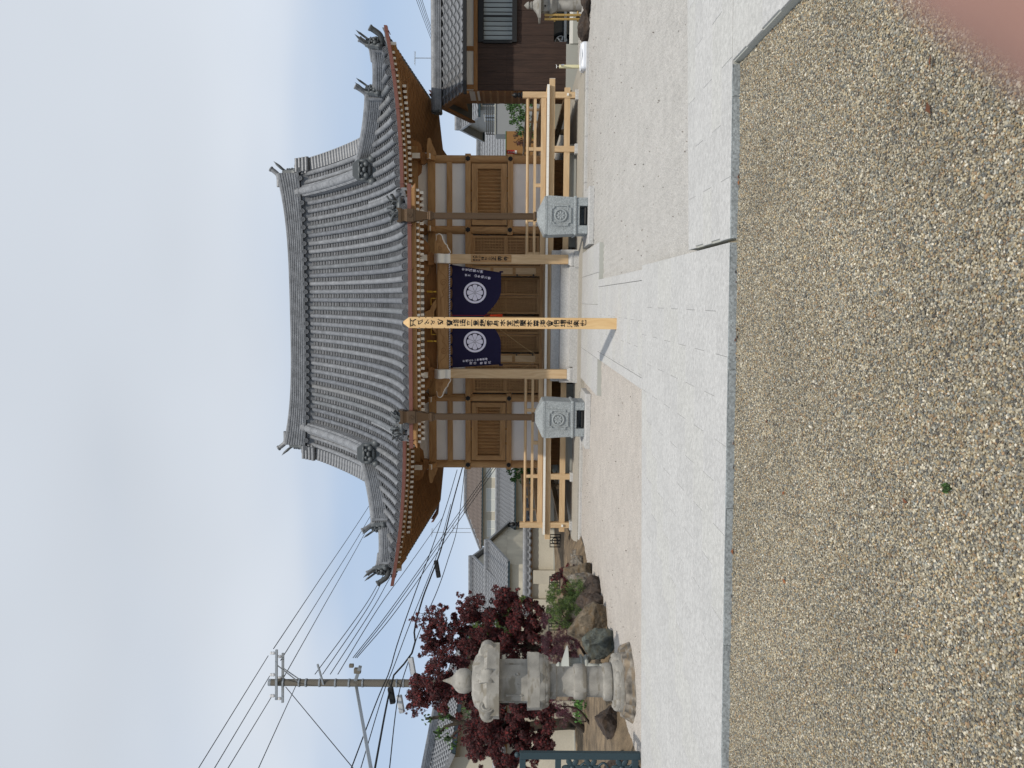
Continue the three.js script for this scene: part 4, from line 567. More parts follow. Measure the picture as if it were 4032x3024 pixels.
// ================================================================ brush writing: each glyph is a list of strokes on a 100 x 100 grid, four digits a point
const GL = {
  '寶': '50025010 10241034 14189018 90188428 14344434 16464246 12584658 29343058 58328832 52468846 72307262 58525262 58628862 28683096 28687268 72687094 30787078 30867086 30947094 38962099 60968099',
  '塔': '05403540 20152078 04823876 42189818 56065630 82068230 70304256 70309856 56568656 52725296 52728872 88728896 52968896', '造': '46064024 44189018 66046642 38429442 48524876 48528852 88528876 48768876 12101822 0840224016700888 088826849694',
  '立': '50045218 18228422 32343866 68325866 06889488', '意': '50025010 20148014 34203830 66206030 10349034 28422868 28427242 72427268 28557255 28687268 14781094 3474309670967686 52745684 82729288',
  '趣': '08184018 24042434 04344434 24342470 24523852 14500488 08808894 46146814 50145062 64146462 50306430 50466446 46626862 70209420 94207060 72309662', '者': '20188018 50045034 08349234 80101068 34523496 34527452 74527496 34747474 34967496',
  '為': '24227622 76226638 40041078 28407840 78407256 22587858 785870946094 14721088 28723086 42724684 56726080', '本': '08309230 50045098 50300878 50309278 34746674', '堂': '50025016 26063216 74066816 12241034 12248824 88248034 34323450 34326632 66326650 34506650 22668066 50545094 10949094',
  '落': '06189418 32063228 68066828 10341840 06501856 06942066 54344058 56388038 80384678 50469670 50745096 50748274 82748296 50968296', '慶': '50025010 14129212 18121296 26289028 42204440 66206640 26408840 88408254 26402654 26548254 30622876 40627076 50606264 80648872 48743088 40788078 80782898 46829098',
  '尊': '32043814 68046214 08169216 20262066 20268026 80268066 42264246 58265846 20568056 20668066 08769276 66686696 66965494 30823688', '海': '10141822 06381644 04922060 44043028 40169416 42304080 42308430 84308080 30569656 42808080 60366048 60626074',
  '會': '50020640 50029440 34366636 22442268 22447844 78447868 50445068 22687868 32763298 32766876 68766898 32866886 32986898', '倍': '24040650 16341698 62046214 38189418 50245440 80247640 34429842 46544694 46548854 88548894 46948894', '増': '04343634 20122072 02763872 54045812 82047812 46184648 46189218 92189248 46339233 68186848 46489248 52585298 52588858 88588898 52788878 52988898',
  '法': '10141822 06381644 04922060 42249424 66046646 36469846 62464678 46789084 78629090', '楽': '50024610 34143446 34146614 66146646 34306630 34466646 10161826 10442434 88147824 76348844 06609460 50485098 48620890 52629490', '也': '12468632 86328062 50065068 288034969096 28162880 90969078',
  '高': '50025012 10149014 34223438 34226622 66226638 34386638 14461496 14468646 8646869074 90'.replace('74 90', '7490'), '野': '08080840 08084408 44084440 08244424 26082680 08604660 04844884 56089008 90086830 60206836 52409640 96408450 74407490 74906486', '山': '50085088 14341488 14888888 88348888',
  '真': '10189018 50045030 26302676 26307430 74307476 26467446 26607460 08809280 34821898 66828498', '言': '50025012 08209220 24367636 24507650 28642894 28647264 72647294 28947294', '宗': '50025012 12240838 12248824 88248038 28407240 10589058 50585096 50964090 28701490 72708690',
  '護': '22042210 04184018 08303630 08423642 08540886 08543454 34543486 08863486 48129812 62046222 84048422 62264844 56349434 76347666 56449244 56559255 56669466 56348870 56748874 88745098 60809698', '松': '04304230 24042498 24300470 24324464 64185040 78149840 70465086 50868680 80709092', '正': '10129012 50125086 52468646 24422486 06869486',
  '興': '16141460 16143414 16343434 40125812 40124056 58125856 44285428 44385438 66148614 86148660 68348634 06609460 34702296 66707896', '寺': '20188018 50045034 08349234 10529052 66426690 66905288 28623474', '之': '46044814 18267826 78261078 10789488', '時': '08120878 08123812 38123878 08443844 08783878 50189018 70047034 44349634 46509650 80408092 80926890 54625872',
  '施': '22042214 04204420 22200690 22363836 38363090 30902086 60044826 54169416 48388832 60306070 76227666 485090909480', '主': '50025214 14228622 50225092 22548054 06929492', '祐': '20042414 06243824 38240664 22482296 26484060 46249624 66044286 56545692 56549254 92549292 56929292', '三': '16188418 22507850 08869286', '郎': '24042212 10164416 44164446 10304430 10464446 10161082 10823474 30564488 58125898 58128812 88127040 70408860 88606874',
  '平': '12149014 28243440 72246440 06549454 50145098', '成': '12249424 20240896 20464646 464640764076 6004649098909880 84427090 78068614', '十': '08469246 50045098', '一': '06509450', '年': '28041036 22209020 20448644 28442866 06669466 54205498', '春': '18148614 22288028 08429642 50045042 44420878 54429678 34583496 34586858 68586896 34776877 34966896',
  '彼': '30040830 32240650 18421898 46189018 46183896 90189030 66046644 46428442 84424098 52569898', '岸': '50045030 20122030 20308030 80128030 16389238 18380698 34528452 26729072 58525898', '現': '06164016 08443844 04764272 22162276 50105062 50108810 88108862 50288828 50448844 50628862 58623898 7662769698969884', '住': '28040850 18341898 64046414 40229622 44509250 68226888 36889888',
  '義': '34023810 66026010 10149014 18248224 06349434 50145034 10509450 30403096 10703668 60386298 62989690 86508076 78407444', '能': '28041028 10284228 10361090 10364036 40364096 10544054 10724072 90067220 6604664294429436 90567066 6652669494949486', '代': '28040850 18341898 40369630 6004649098949878 78068614',
  'sa': '02099904 7508685048503844 6850908890968096 18081248 124834402866 10902866', 'sb': '80086230 20324018 40183646 362070308078 36468 '.trim().replace(' 36468', '') + ' 36466490 64909886', 'sc': '18303014 30145040 50403076 5040725890709880 30766090', 'sd': '14303014 30144844 48443474 48447440 74407878 78784880 74409420', 'se': '70102820 28206058 60583890 30504646 46465890 589080628040 80409610 70927860',
};
function ribbon(pts, w, out, map) { // one brush stroke: swells at the start, tapers off
  const n = pts.length, P = []; for (let i = 0; i + 1 < n; i++) for (let k = 0; k < 3; k++) P.push([pts[i][0] + (pts[i + 1][0] - pts[i][0]) * k / 3, pts[i][1] + (pts[i + 1][1] - pts[i][1]) * k / 3]); P.push(pts[n - 1]);
  const L = P.map((p, i) => { const a = P[Math.max(0, i - 1)], b = P[Math.min(P.length - 1, i + 1)], dx = b[0] - a[0], dy = b[1] - a[1], l = Math.hypot(dx, dy) || 1, f = i / (P.length - 1), q = w * (0.62 - 0.22 * f + 0.1 * Math.cos(f * 6.28)); return [[p[0] - dy / l * q, p[1] + dx / l * q], [p[0] + dy / l * q, p[1] - dx / l * q]]; });
  for (let i = 0; i + 1 < L.length; i++) { const [a, b] = L[i], [c, d] = L[i + 1]; for (const q of [a, b, d, a, d, c]) out.push(...map(q[0], q[1])); }
}
function writing(items, map, wk = 9) { // items: [glyph, centre x, centre y, width, height] in metres, y up; map turns (x, y) into a point
  const out = [];
  for (const [ch, cx, cy, w, h] of items) for (const s of GL[ch].split(' ')) { const pts = []; for (let i = 0; i + 3 < s.length; i += 4) pts.push([+s.slice(i, i + 2), +s.slice(i + 2, i + 4)]); if (pts.length > 1) { const q = pts.map(p => [cx + (p[0] / 100 - 0.5) * w, cy - (p[1] / 100 - 0.5) * h]); ribbon(q, wk / 100 * (w + h) / 2, out, map); } }
  const g = new THREE.BufferGeometry(); g.setAttribute('position', new THREE.Float32BufferAttribute(out, 3)); g.computeVertexNormals(); const nn = g.attributes.normal; for (let i = 0; i < nn.count; i++) if (nn.getZ(i) < 0) nn.setXYZ(i, -nn.getX(i), -nn.getY(i), -nn.getZ(i)); return g;
}
// ---------------------------------------------------------------- dedication post
{
  const px = 0.066, zf = 9.42, hw = 0.083, zc = zf - hw, H = 3.14;
  const post = thing('dedication_post', 'tall pale square wooden post with black brush writing standing on the approach path', 'wooden post', [px, 0, zc], 0.0);
  part(post, 'post_body', rb2(-hw, hw, 0.0, H, -hw, hw, 0.004, 'y'), M.post);
  const cap = prism(0.022, hw * Math.SQRT2 * 0.985, 0.095, 4).rotateY(Math.PI / 4).translate(0, H + 0.047, 0); part(post, 'pointed_top', uvw(cap, 'y'), M.post);
  for (const y of [2.985, 2.885, 2.79, 2.605]) for (const s of [-1, 1]) part(post, 'notch', ext([[0, -0.011], [0, 0.011], [-s * 0.014, 0]], 0.004).translate(s * (hw + 0.0005), y, hw - 0.002), M.ink);
  const items = [['sa', 0.0, 3.078, 0.125, 0.088], ['sb', 0.0, 2.972, 0.105, 0.085], ['sc', 0.005, 2.873, 0.09, 0.085], ['sd', 0.0, 2.782, 0.09, 0.08], ['se', 0.0, 2.665, 0.12, 0.095]];
  [...'寶塔造立意趣者為本堂落慶本尊海會倍増法楽也'].forEach((c, i) => items.push([c, 0.002 + (i % 3 - 1) * 0.002, 2.532 - 0.1009 * i, 0.112, 0.094]));
  part(post, 'inscription', writing(items, (x, y) => [x, y, hw + 0.0015], 12), M.ink);
  part(post, 'foot_plate', rb2(-0.2, 0.2, -0.004, 0.006, -0.14, 0.12, 0.003), M.granite);
}
// ---------------------------------------------------------------- name board on the porch pillar
{
  const b = thing('name_board', 'narrow wooden name board with black characters fixed to the porch pillar', 'sign', [1.402, 1.615, 2.312]);
  part(b, 'board', rb2(-0.09, 0.09, 0, 0.97, 0, 0.02, 0.004, 'y'), M.timber);
  const Y = x => 0.97 - (x - 410) * 0.00084, it = [];
  ['高', '野', '山'].forEach((c, i) => it.push([c, 0.038, Y(495 + 77 * i), 0.06, 0.06])); ['真', '言', '宗'].forEach((c, i) => it.push([c, -0.038, Y(495 + 77 * i), 0.06, 0.06]));
  ['護', '松', '山'].forEach((c, i) => it.push([c, 0, Y(745 + 93 * i), 0.078, 0.072])); ['正', '興', '寺'].forEach((c, i) => it.push([c, 0, Y(1065 + 175 * i), 0.12, 0.125]));
  part(b, 'inscription', writing(it, (x, y) => [x, y, 0.0215], 13), M.ink);
}
// ---------------------------------------------------------------- curtain with two crests
{
  const c = thing('temple_curtain', 'dark navy curtain with two white flower crests hung across the porch', 'curtain', [0, 3.13, 2.2]); c.position.set(0, 0, 0);
  const topY = 3.075, zc = (x, y) => 2.1 + 0.014 * Math.sin(x * 6.5 + 0.8) + 0.01 * Math.sin(x * 15 + y * 3) * smooth(2.9, 2.0, y) + 0.03 * Math.exp(-x * x / 0.02) * smooth(3, 2.3, y);
  const botY = x => { const u = Math.abs(x - 0.0); return 1.86 + 0.43 * Math.max(0, 1 - u / 0.62) ** 1.6; };
  const nu = 96, nv = 26, pos = [], idx = [];
  for (let j = 0; j <= nv; j++) for (let i = 0; i <= nu; i++) { const u = i / nu * 2 - 1, v = j / nv, sag = 0.022 * Math.abs(Math.sin((u + 1) * 4.5 * Math.PI)) * (1 - v), xt = 1.262 * u - 0.005, xb = u > 0 ? 1.075 * u : 1.175 * u, y0 = topY - sag, x = xt + (xb - xt) * v, y = y0 + (botY(x) - y0) * v; pos.push(x, y, zc(x, y)); }
  for (let j = 0; j < nv; j++) for (let i = 0; i < nu; i++) { const a = j * (nu + 1) + i; idx.push(a, a + nu + 1, a + 1, a + 1, a + nu + 1, a + nu + 2); }
  const cloth = fromArrays(pos, idx); M.navy.side = THREE.DoubleSide; part(c, 'cloth', cloth, M.navy);
  for (let k = 0; k < 10; k++) { const x = -1.24 + 2.48 * k / 9; part(c, 'hanging_loop', b2(x - 0.024, x + 0.024, 3.05, 3.135, 2.1 - 0.012, 2.1 + 0.03), M.navy); }
  for (const cx of [0.585, -0.615]) {
    const cy = 2.5, ring = new THREE.Shape(); ring.absellipse(0, 0, 0.262, 0.276, 0, Math.PI * 2); const hole = new THREE.Path(); hole.absellipse(0, 0, 0.212, 0.222, 0, Math.PI * 2); ring.holes.push(hole);
    const l = [new THREE.ShapeGeometry(ring, 40), new THREE.CircleGeometry(0.017, 14)];
    for (let k = 0; k < 8; k++) { const s = new THREE.Shape(); s.moveTo(-0.005, 0.022); s.lineTo(-0.05, 0.128); s.bezierCurveTo(-0.072, 0.178, -0.04, 0.197, 0, 0.197); s.bezierCurveTo(0.04, 0.197, 0.072, 0.178, 0.05, 0.128); s.lineTo(0.005, 0.022); l.push(new THREE.ShapeGeometry(s, 8).rotateZ(k * Math.PI / 4)); }
    const g = mg(l).translate(cx, cy, 0), p = g.attributes.position; for (let i = 0; i < p.count; i++) p.setZ(i, zc(p.getX(i), p.getY(i)) + 0.006); part(c, 'crest', g, M.crest);
  }
  const it = []; [...'本堂落慶之時'].forEach((ch, i) => it.push([ch, 1.15 - 0.011 * i, 2.785 - 0.09 * i, 0.072, 0.078])); [...'施主'].forEach((ch, i) => it.push([ch, 1.01 - 0.008 * i, 2.715 - 0.07 * i, 0.06, 0.06])); [...'山本祐三郎'].forEach((ch, i) => it.push([ch, 0.99 - 0.012 * i, 2.49 - 0.085 * i, 0.07, 0.072]));
  [...'平成三十一年春彼岸'].forEach((ch, i) => it.push([ch, -1.095 + 0.007 * i, 2.77 - 0.069 * i, 0.064, 0.062])); [...'現住'].forEach((ch, i) => it.push([ch, -1.15 + 0.004 * i, 2.6 - 0.1 * i, 0.064, 0.066])); [...'義能代'].forEach((ch, i) => it.push([ch, -1.145 + 0.01 * i, 2.34 - 0.1 * i, 0.064, 0.066]));
  part(c, 'inscription', writing(it, (x, y) => [x, y, zc(x, y) + 0.007], 13), M.crest);
  for (const [x, y] of [[1.09, 1.885], [-1.19, 1.885]]) part(c, 'corner_tie', b2(x - 0.02, x + 0.02, y - 0.075, y + 0.02, 2.1, 2.115), M.navy);
}
{ // twisted rope along the beam, round the pillars
  const pts = []; for (let i = 0; i <= 200; i++) { const x = -1.52 + 3.04 * i / 200; pts.push(x); }
  const hel = (ph) => tube(pts.map(x => V(x, 3.105 + 0.011 * Math.sin(x * 150 + ph), 2.325 + 0.011 * Math.cos(x * 150 + ph))), 0.0105, 5, 800);
  const r = thing('twisted_rope', 'black and white twisted rope stretched along the porch beam', 'rope', [0, 0, 0]); part(r, 'white_strand', hel(0), M.crest); part(r, 'black_strand', hel(Math.PI), M.ink);
}
{ // red cord and tassel gathering the curtain
  const t = thing('curtain_tassel', 'orange tassel on a thin red cord hanging at the curtain centre', 'tassel', [0.03, 1.82, 2.16]), red = std({ color: 0x9c1422, roughness: 0.8 }), or = std({ color: 0xd8481c, roughness: 0.85 });
  part(t, 'cord', [rod([0, 0.44, 0], [0.0, 1.28, 0.02], 0.006, 6), tube([[0, 0.44, 0], [0.03, 0.38, 0.01], [0.0, 0.3, 0], [-0.03, 0.38, 0.01], [0, 0.44, 0]], 0.006, 6)], red);
  const s = [cyl(0.03, 0.022, 0.05, 0, 0.285, 0, 10)]; for (let k = 0; k < 30; k++) { const a = k * 0.7, q = 0.028 * Math.sqrt((k + 1) / 30); s.push(rod([Math.cos(a) * q * 0.6, 0.27, Math.sin(a) * q * 0.6], [Math.cos(a) * q * 1.1, 0.0 + rnd() * 0.02, Math.sin(a) * q * 1.1], 0.006, 5)); } part(t, 'fringe', s, or);
}
solo('door_cord', 'thin pale cord looping down before the lattice doors', 'cord', tube([[-0.32, 1.88, 1.9], [-0.55, 1.6, 1.5], [-0.85, 1.2, 1.2], [-1.0, 0.98, 1.1], [-1.1, 0.95, 1.1], [-1.2, 1.05, 1.1], [-1.35, 1.3, 1.2]], 0.006, 5, 40), std({ color: 0xb89a70, roughness: 0.9 }));
// ---------------------------------------------------------------- granite rain basins
function basin(x, label) {
  const b = thing('rain_basin', label, 'stone basin', [x, -0.09, 4.36], 0, 'granite rain basins under the downpipes');
  const Y = 0.09, gq = M.graniteGrey; part(b, 'floor_slab', rb2(-0.6, 0.58, 0, Y + 0.02, -0.55, 0.58, 0.01), M.granite);
  const base = [rb2(-0.37, -0.2, Y + 0.021, Y + 0.25, -0.37, 0.37, 0.008), rb2(0.2, 0.37, Y + 0.021, Y + 0.25, -0.37, 0.37, 0.008), rb2(-0.2, 0.2, Y + 0.19, Y + 0.25, -0.37, 0.37, 0.008), rb2(-0.2, 0.2, Y + 0.021, Y + 0.25, -0.35, -0.05, 0.008)]; part(b, 'base_block', base, gq);
  part(b, 'base_moulding', rb2(-0.4, 0.4, Y + 0.25, Y + 0.31, -0.4, 0.4, 0.02), gq);
  const body = prism(0.405 * Math.SQRT2, 0.375 * Math.SQRT2, 0.55, 4).rotateY(Math.PI / 4).translate(0, Y + 0.585, 0); part(b, 'body', uvw(body, 'x'), gq);
  part(b, 'lid_edge', rb2(-0.395, 0.395, Y + 0.86, Y + 0.925, -0.395, 0.395, 0.012), gq);
  part(b, 'lid', uvw(prism(0.11 * Math.SQRT2, 0.385 * Math.SQRT2, 0.145, 4).rotateY(Math.PI / 4).translate(0, Y + 0.997, 0), 'x'), gq);
  // framed crest on the front
  const fr = []; const q = (w, h, c) => { const p = []; for (const [sx, sy] of [[1, 1], [-1, 1], [-1, -1], [1, -1]]) { const k = sx * sy > 0 ? [[1, 0.0], [1 - c, 0.0]] : null; } return p; };
  const oct = (w, c) => [[w, w - c], [w - c * 0.7, w - c], [w - c, w - c * 0.7], [w - c, w], [-w + c, w], [-w + c, w - c * 0.7], [-w + c * 0.7, w - c], [-w, w - c], [-w, -w + c], [-w + c * 0.7, -w + c], [-w + c, -w + c * 0.7], [-w + c, -w], [w - c, -w], [w - c, -w + c * 0.7], [w - c * 0.7, -w + c], [w, -w + c]];
  const f = new THREE.Shape(oct(0.215, 0.06).map(p => new THREE.Vector2(...p))), h = new THREE.Path(oct(0.185, 0.05).map(p => new THREE.Vector2(...p)).reverse()); f.holes.push(h);
  const fm = part(b, 'crest_frame', [ext(f, 0.025, 0.003), new THREE.TorusGeometry(0.12, 0.022, 8, 28).translate(0, 0, 0.01)], gq); fm.position.set(0, Y + 0.585, 0.386); fm.rotation.x = 0.054;
  const l = [cyl(0.02, 0.02, 0.02, 0, 0, 0, 10).rotateX(Math.PI / 2).translate(0, 0, 0.012)]; for (let k = 0; k < 8; k++) l.push(new THREE.SphereGeometry(0.034, 8, 6).scale(0.72, 1.2, 0.45).translate(0, 0.058, 0.008).rotateZ(k * Math.PI / 4)); const cm = part(b, 'crest', l, gq); cm.position.copy(fm.position); cm.rotation.x = 0.054;
  part(b, 'drain_plug', rod([-0.17, Y + 0.06, 0.3], [0.17, Y + 0.06, 0.3], 0.03, 10), M.iron);
  return b;
}
basin(2.17, 'square grey granite rain basin with crest, at the porch pillar with the name board'); basin(-2.13, 'square grey granite rain basin with crest, at the porch pillar without a board');
// ================================================================ buildings, walls and street round the yard
const at = (px, py, dz) => PZ(px, py, CAM.z - dz);                                   // photo pixel at a given distance in front of the phone, along the hall axis
function rebase(g, x, y, z) { g.position.set(x, y, z); for (const c of g.children) c.position.sub(g.position); return g; }
function panTile(w, l, seg = 8, thick = 0.045) { // wavy roof tile: x across, z down the slope, y up
  const h = u => u < 0.72 ? -0.030 * Math.sin(Math.PI * u / 0.72) : 0.034 * Math.sin(Math.PI * (u - 0.72) / 0.28), pos = [], q = (a, b, c, d) => pos.push(...a, ...b, ...c, ...a, ...c, ...d);
  for (let i = 0; i < seg; i++) { const u0 = i / seg, u1 = (i + 1) / seg, x0 = u0 * w, x1 = u1 * w, a = [x0, h(u0) + 0.045, l], b = [x1, h(u1) + 0.045, l], c = [x1, h(u1), -0.03], d = [x0, h(u0), -0.03]; q(a, b, c, d); q([a[0], a[1] - thick - 0.012, l], [b[0], b[1] - thick - 0.012, l], b, a); }
  const g = new THREE.BufferGeometry(); g.setAttribute('position', new THREE.Float32BufferAttribute(pos, 3)); g.computeVertexNormals(); return uvw(g, 'x', 0);
}
function slopeMats(o, e, s, w, l, nx, ny) { // tile frames on a slope: o eave corner, e along the eave, s up the slope
  const n = V().crossVectors(e, s).normalize(); if (n.y < 0) n.negate(); const out = [], zed = s.clone().negate(), x = V().crossVectors(n, zed);
  const flip = x.dot(e) < 0; for (let j = 0; j < ny; j++) for (let i = 0; i < nx; i++) { const p = o.clone().addScaledVector(e, (flip ? i + 1 : i) * w).addScaledVector(s, (j + 1) * l); out.push([new THREE.Matrix4().makeBasis(x, n, zed).setPosition(p), i, j]); } return out;
}
const tileBright = std({ map: tileTex, color: 0xffffff, roughness: 0.42, metalness: 0.1 }), tileDull = tileBright;
// ---------------------------------------------------------------- boarded annex beside the hall
{
  const a = thing('boarded_annex', 'low annex with dark plank walls, barred window and wavy grey tile roof', 'building');
  const X0 = 6.15, X1 = 13, ZF = -0.9, E = (px, py) => PZ(1550 + px / 2.765, py / 2.765, ZF), yb = E(1745, 200).y, yt = E(915, 500).y, yp = E(1875, 800).y, xs = E(1200, 482).x;
  part(a, 'plinth', [b2(X0, xs, -0.25, yp, ZF - 0.35, ZF + 0.06), b2(xs, X1, -0.25, -0.02, ZF - 0.35, ZF + 0.1)], M.concrete);
  part(a, 'white_sill', [b2(xs, X1, -0.02, 0.06, ZF - 0.1, ZF + 0.1), b2(xs, X1, 0.1, 0.17, ZF - 0.9, ZF - 0.7)], M.white);
  let k = 0; for (let x = X0; x < X1 - 0.02; x += 0.162, k++) { const r = x + 0.08 > xs, w = Math.min(0.158, X1 - x), win = x > xs + 0.02 && x < xs + 3; const y0 = r ? yb : yp, y1 = win ? E(1330, 300).y : yt; part(a, 'board', b2(x, x + w, y0, y1, ZF - 0.03, ZF + (k % 2) * 0.006, 'y'), M.darkBoard); if (win) part(a, 'board', b2(x, x + w, E(980, 300).y + 0.02, yt, ZF - 0.03, ZF + (k % 2) * 0.006, 'y'), M.darkBoard); }
  part(a, 'board_seam', b2(X0, xs, E(1228, 700).y - 0.01, E(1228, 700).y + 0.01, ZF + 0.006, ZF + 0.02), M.darkBoard);
  part(a, 'beam', [b2(X0 - 0.02, X1, yt, E(870, 500).y, ZF - 0.05, ZF + 0.05)], M.rafter); part(a, 'plaster_strip', b2(X0, X1, E(870, 500).y, 3.05, ZF - 0.05, ZF), M.plaster);
  for (const py of [530, 948]) { const p = E(850, py); part(a, 'post', b2(p.x - 0.06, p.x + 0.06, E(870, py).y, 3.05, ZF - 0.03, ZF + 0.03), M.rafter); }
  // window with dark bars
  const wx0 = xs + 0.04, wx1 = xs + 3, wy0 = E(1290, 300).y, wy1 = E(980, 300).y, w = part(a, 'window_frame', [b2(wx0, wx1, wy1, wy1 + 0.14, ZF - 0.05, ZF + 0.08), b2(wx0, wx1, wy0 - 0.13, wy0, ZF - 0.05, ZF + 0.09), b2(wx0 - 0.03, wx0 + 0.03, wy0, wy1, ZF - 0.05, ZF + 0.08)], M.black);
  part(w, 'pane', b2(wx0, wx1, wy0, wy1, ZF - 0.12, ZF - 0.11), std({ color: 0xa9b1b0, roughness: 0.2 })); for (let q = 0; q < 24; q++) { const x = wx0 + 0.05 + q * 0.122; part(w, q % 6 === 5 ? 'thick_bar' : 'bar', b2(x, x + (q % 6 === 5 ? 0.05 : 0.014), wy0, wy1, ZF + 0.02, ZF + 0.05), M.black); }
  // end wall facing the hall
  part(a, 'end_wall', [b2(X0, X0 + 0.06, -0.1, 3.0, ZF - 1.45, ZF - 0.03)], M.rafter); for (let q = 0; q < 12; q++) part(a, 'end_rail', b2(X0 - 0.02, X0, 0.4 + q * 0.2, 0.46 + q * 0.2, ZF - 1.4, ZF - 0.1), M.timber); part(a, 'end_plaster', b2(X0 - 0.01, X0, E(930, 1050).y, E(820, 1050).y, ZF - 1.1, ZF - 0.1), M.plaster);
  part(a, 'back_wall', b2(7.4, X1, -0.1, 3.0, -4.3, -4.25), M.darkBoard); part(a, 'floor', b2(7.0, X1, -0.24, -0.1, -4.2, ZF - 0.35), M.concrete);
  part(a, 'gable', ext([[-1.4, 0], [1.4, 0], [0, 0.58]], 0.08).rotateY(Math.PI / 2).translate(X0, 2.98, -1.95), M.rafter);
  // roof
  const ev = 2.93, rg = 3.66, zE = -0.18, zR = -1.95, o = V(5.9, ev, zE), s = V(0, rg - ev, zR - zE), L = s.length(); s.normalize(); const l = L / 6, tw = 0.275, g = panTile(tw, l), far = [];
  part(a, 'roof_deck', [bar(V(9.5, ev - 0.04, zE - 0.02), V(9.5, rg - 0.03, zR), 7.1, 0.05), bar(V(9.5, ev - 0.04, 2 * zR - zE), V(9.5, rg - 0.03, zR), 7.1, 0.05)], M.oni);
  for (const [m, i, j] of slopeMats(o, V(1, 0, 0), s, tw, l, 25, 6)) { if (i < 14) { const t = part(a, 'roof_tile', g, tileBright); m.decompose(t.position, t.quaternion, t.scale); } else far.push(g.clone().applyMatrix4(m)); }
  part(a, 'far_roof_tiles', far, tileBright).userData.kind = 'stuff'; for (let i = 0; i < 14; i++) { const d = part(a, 'eave_knob', cyl(0.035, 0.035, 0.03, 0, 0, 0, 12).rotateX(Math.PI / 2), tileBright); d.position.set(5.9 + (i + 0.86) * tw, ev + 0.035, zE + 0.02); }
  part(a, 'ridge', sweep(course(0.34, 0.2, 4, 0.1), [V(5.82, rg, zR), V(9, rg, zR), V(13, rg, zR)]), M.tile); const ro = part(a, 'ridge_end_tile', oni(0.7, false), M.oni); ro.position.set(5.8, rg, zR); ro.rotation.y = -Math.PI / 2;
  part(a, 'eave_gutter', b2(5.85, 13, ev - 0.1, ev - 0.01, zE + 0.01, zE + 0.1), M.black); part(a, 'bargeboard', [bar(V(5.92, ev - 0.08, zE), V(5.92, rg - 0.06, zR), 0.06, 0.16), bar(V(5.92, ev - 0.08, 2 * zR - zE), V(5.92, rg - 0.06, zR), 0.06, 0.16)], M.rafter);
  rebase(a, 6.15, -0.09, -0.9);
}
{ // parked car half hidden under the annex
  const c = thing('parked_car', 'black car parked behind the opening under the annex boards', 'car', [9.1, -0.09, -2.1]), paint = new THREE.MeshPhysicalMaterial({ color: 0x08090b, roughness: 0.35, clearcoat: 1, clearcoatRoughness: 0.1 });
  part(c, 'body', ext([[-2.1, 0.22], [2.0, 0.22], [2.1, 0.5], [2.0, 0.82], [1.1, 0.95], [0.5, 1.38], [-1.2, 1.4], [-1.9, 0.98], [-2.15, 0.8]], 1.5, 0.06).translate(0, 0, -1.5), paint); part(c, 'side_window', ext([[-1.5, 0.98], [0.85, 0.95], [0.4, 1.3], [-1.15, 1.32]], 0.01).translate(0, 0, 0.065), std({ color: 0x11161a, roughness: 0.08 }));
  const chrome = std({ color: 0xc8c8c6, roughness: 0.3, metalness: 0.7 });
  for (const x of [-1.33, 1.25]) { const w = part(c, 'wheel', new THREE.TorusGeometry(0.25, 0.07, 10, 28).translate(x, 0.31, 0.02), M.black); const sp = [new THREE.TorusGeometry(0.185, 0.02, 8, 30), cyl(0.07, 0.07, 0.03, 0, 0, 0, 14).rotateX(Math.PI / 2)]; for (let k = 0; k < 7; k++) sp.push(b2(-0.02, 0.02, 0.05, 0.18, -0.01, 0.015).rotateZ(k * 0.898)); part(w, 'rim', sp, chrome).position.set(x, 0.31, 0.08); }
  part(c, 'door_handle', b2(-0.1, 0.06, 0.84, 0.87, 0.06, 0.085), chrome);
}
{ // garden tap and tub
  const p = G(2312, 238, SAND_Y), t = thing('garden_tap', 'cream standpipe with a chrome tap rising from a white tub', 'tap', [p.x - 0.05, SAND_Y, p.z - 0.3]); part(t, 'standpipe', rb2(-0.035, 0.035, 0, 0.62, -0.035, 0.035, 0.008), std({ color: 0xd6d0a8, roughness: 0.5 })); part(t, 'tap', [rod([0, 0.57, 0.03], [0, 0.57, 0.13], 0.016), rod([0, 0.57, 0.12], [0, 0.51, 0.14], 0.014), rod([0, 0.62, 0], [0, 0.68, 0], 0.012), rod([-0.04, 0.68, 0], [0.04, 0.68, 0], 0.009)], std({ color: 0xd0d0d0, roughness: 0.15, metalness: 1 }));
  const u = thing('wash_tub', 'white plastic tub on the pale gravel under the tap', 'tub', [p.x, SAND_Y, p.z - 0.1]); const q = new RoundedBoxGeometry(0.6, 0.17, 0.42, 4, 0.07); part(u, 'shell', [q.translate(0, 0.085, 0)], std({ color: 0xd9dde4, roughness: 0.35 })); part(u, 'rim', new THREE.TorusGeometry(0.24, 0.015, 6, 30).rotateX(Math.PI / 2).scale(1.22, 1, 0.85).translate(0, 0.165, 0), std({ color: 0xe6e8ec, roughness: 0.35 })); u.position.z += 0.32;
}
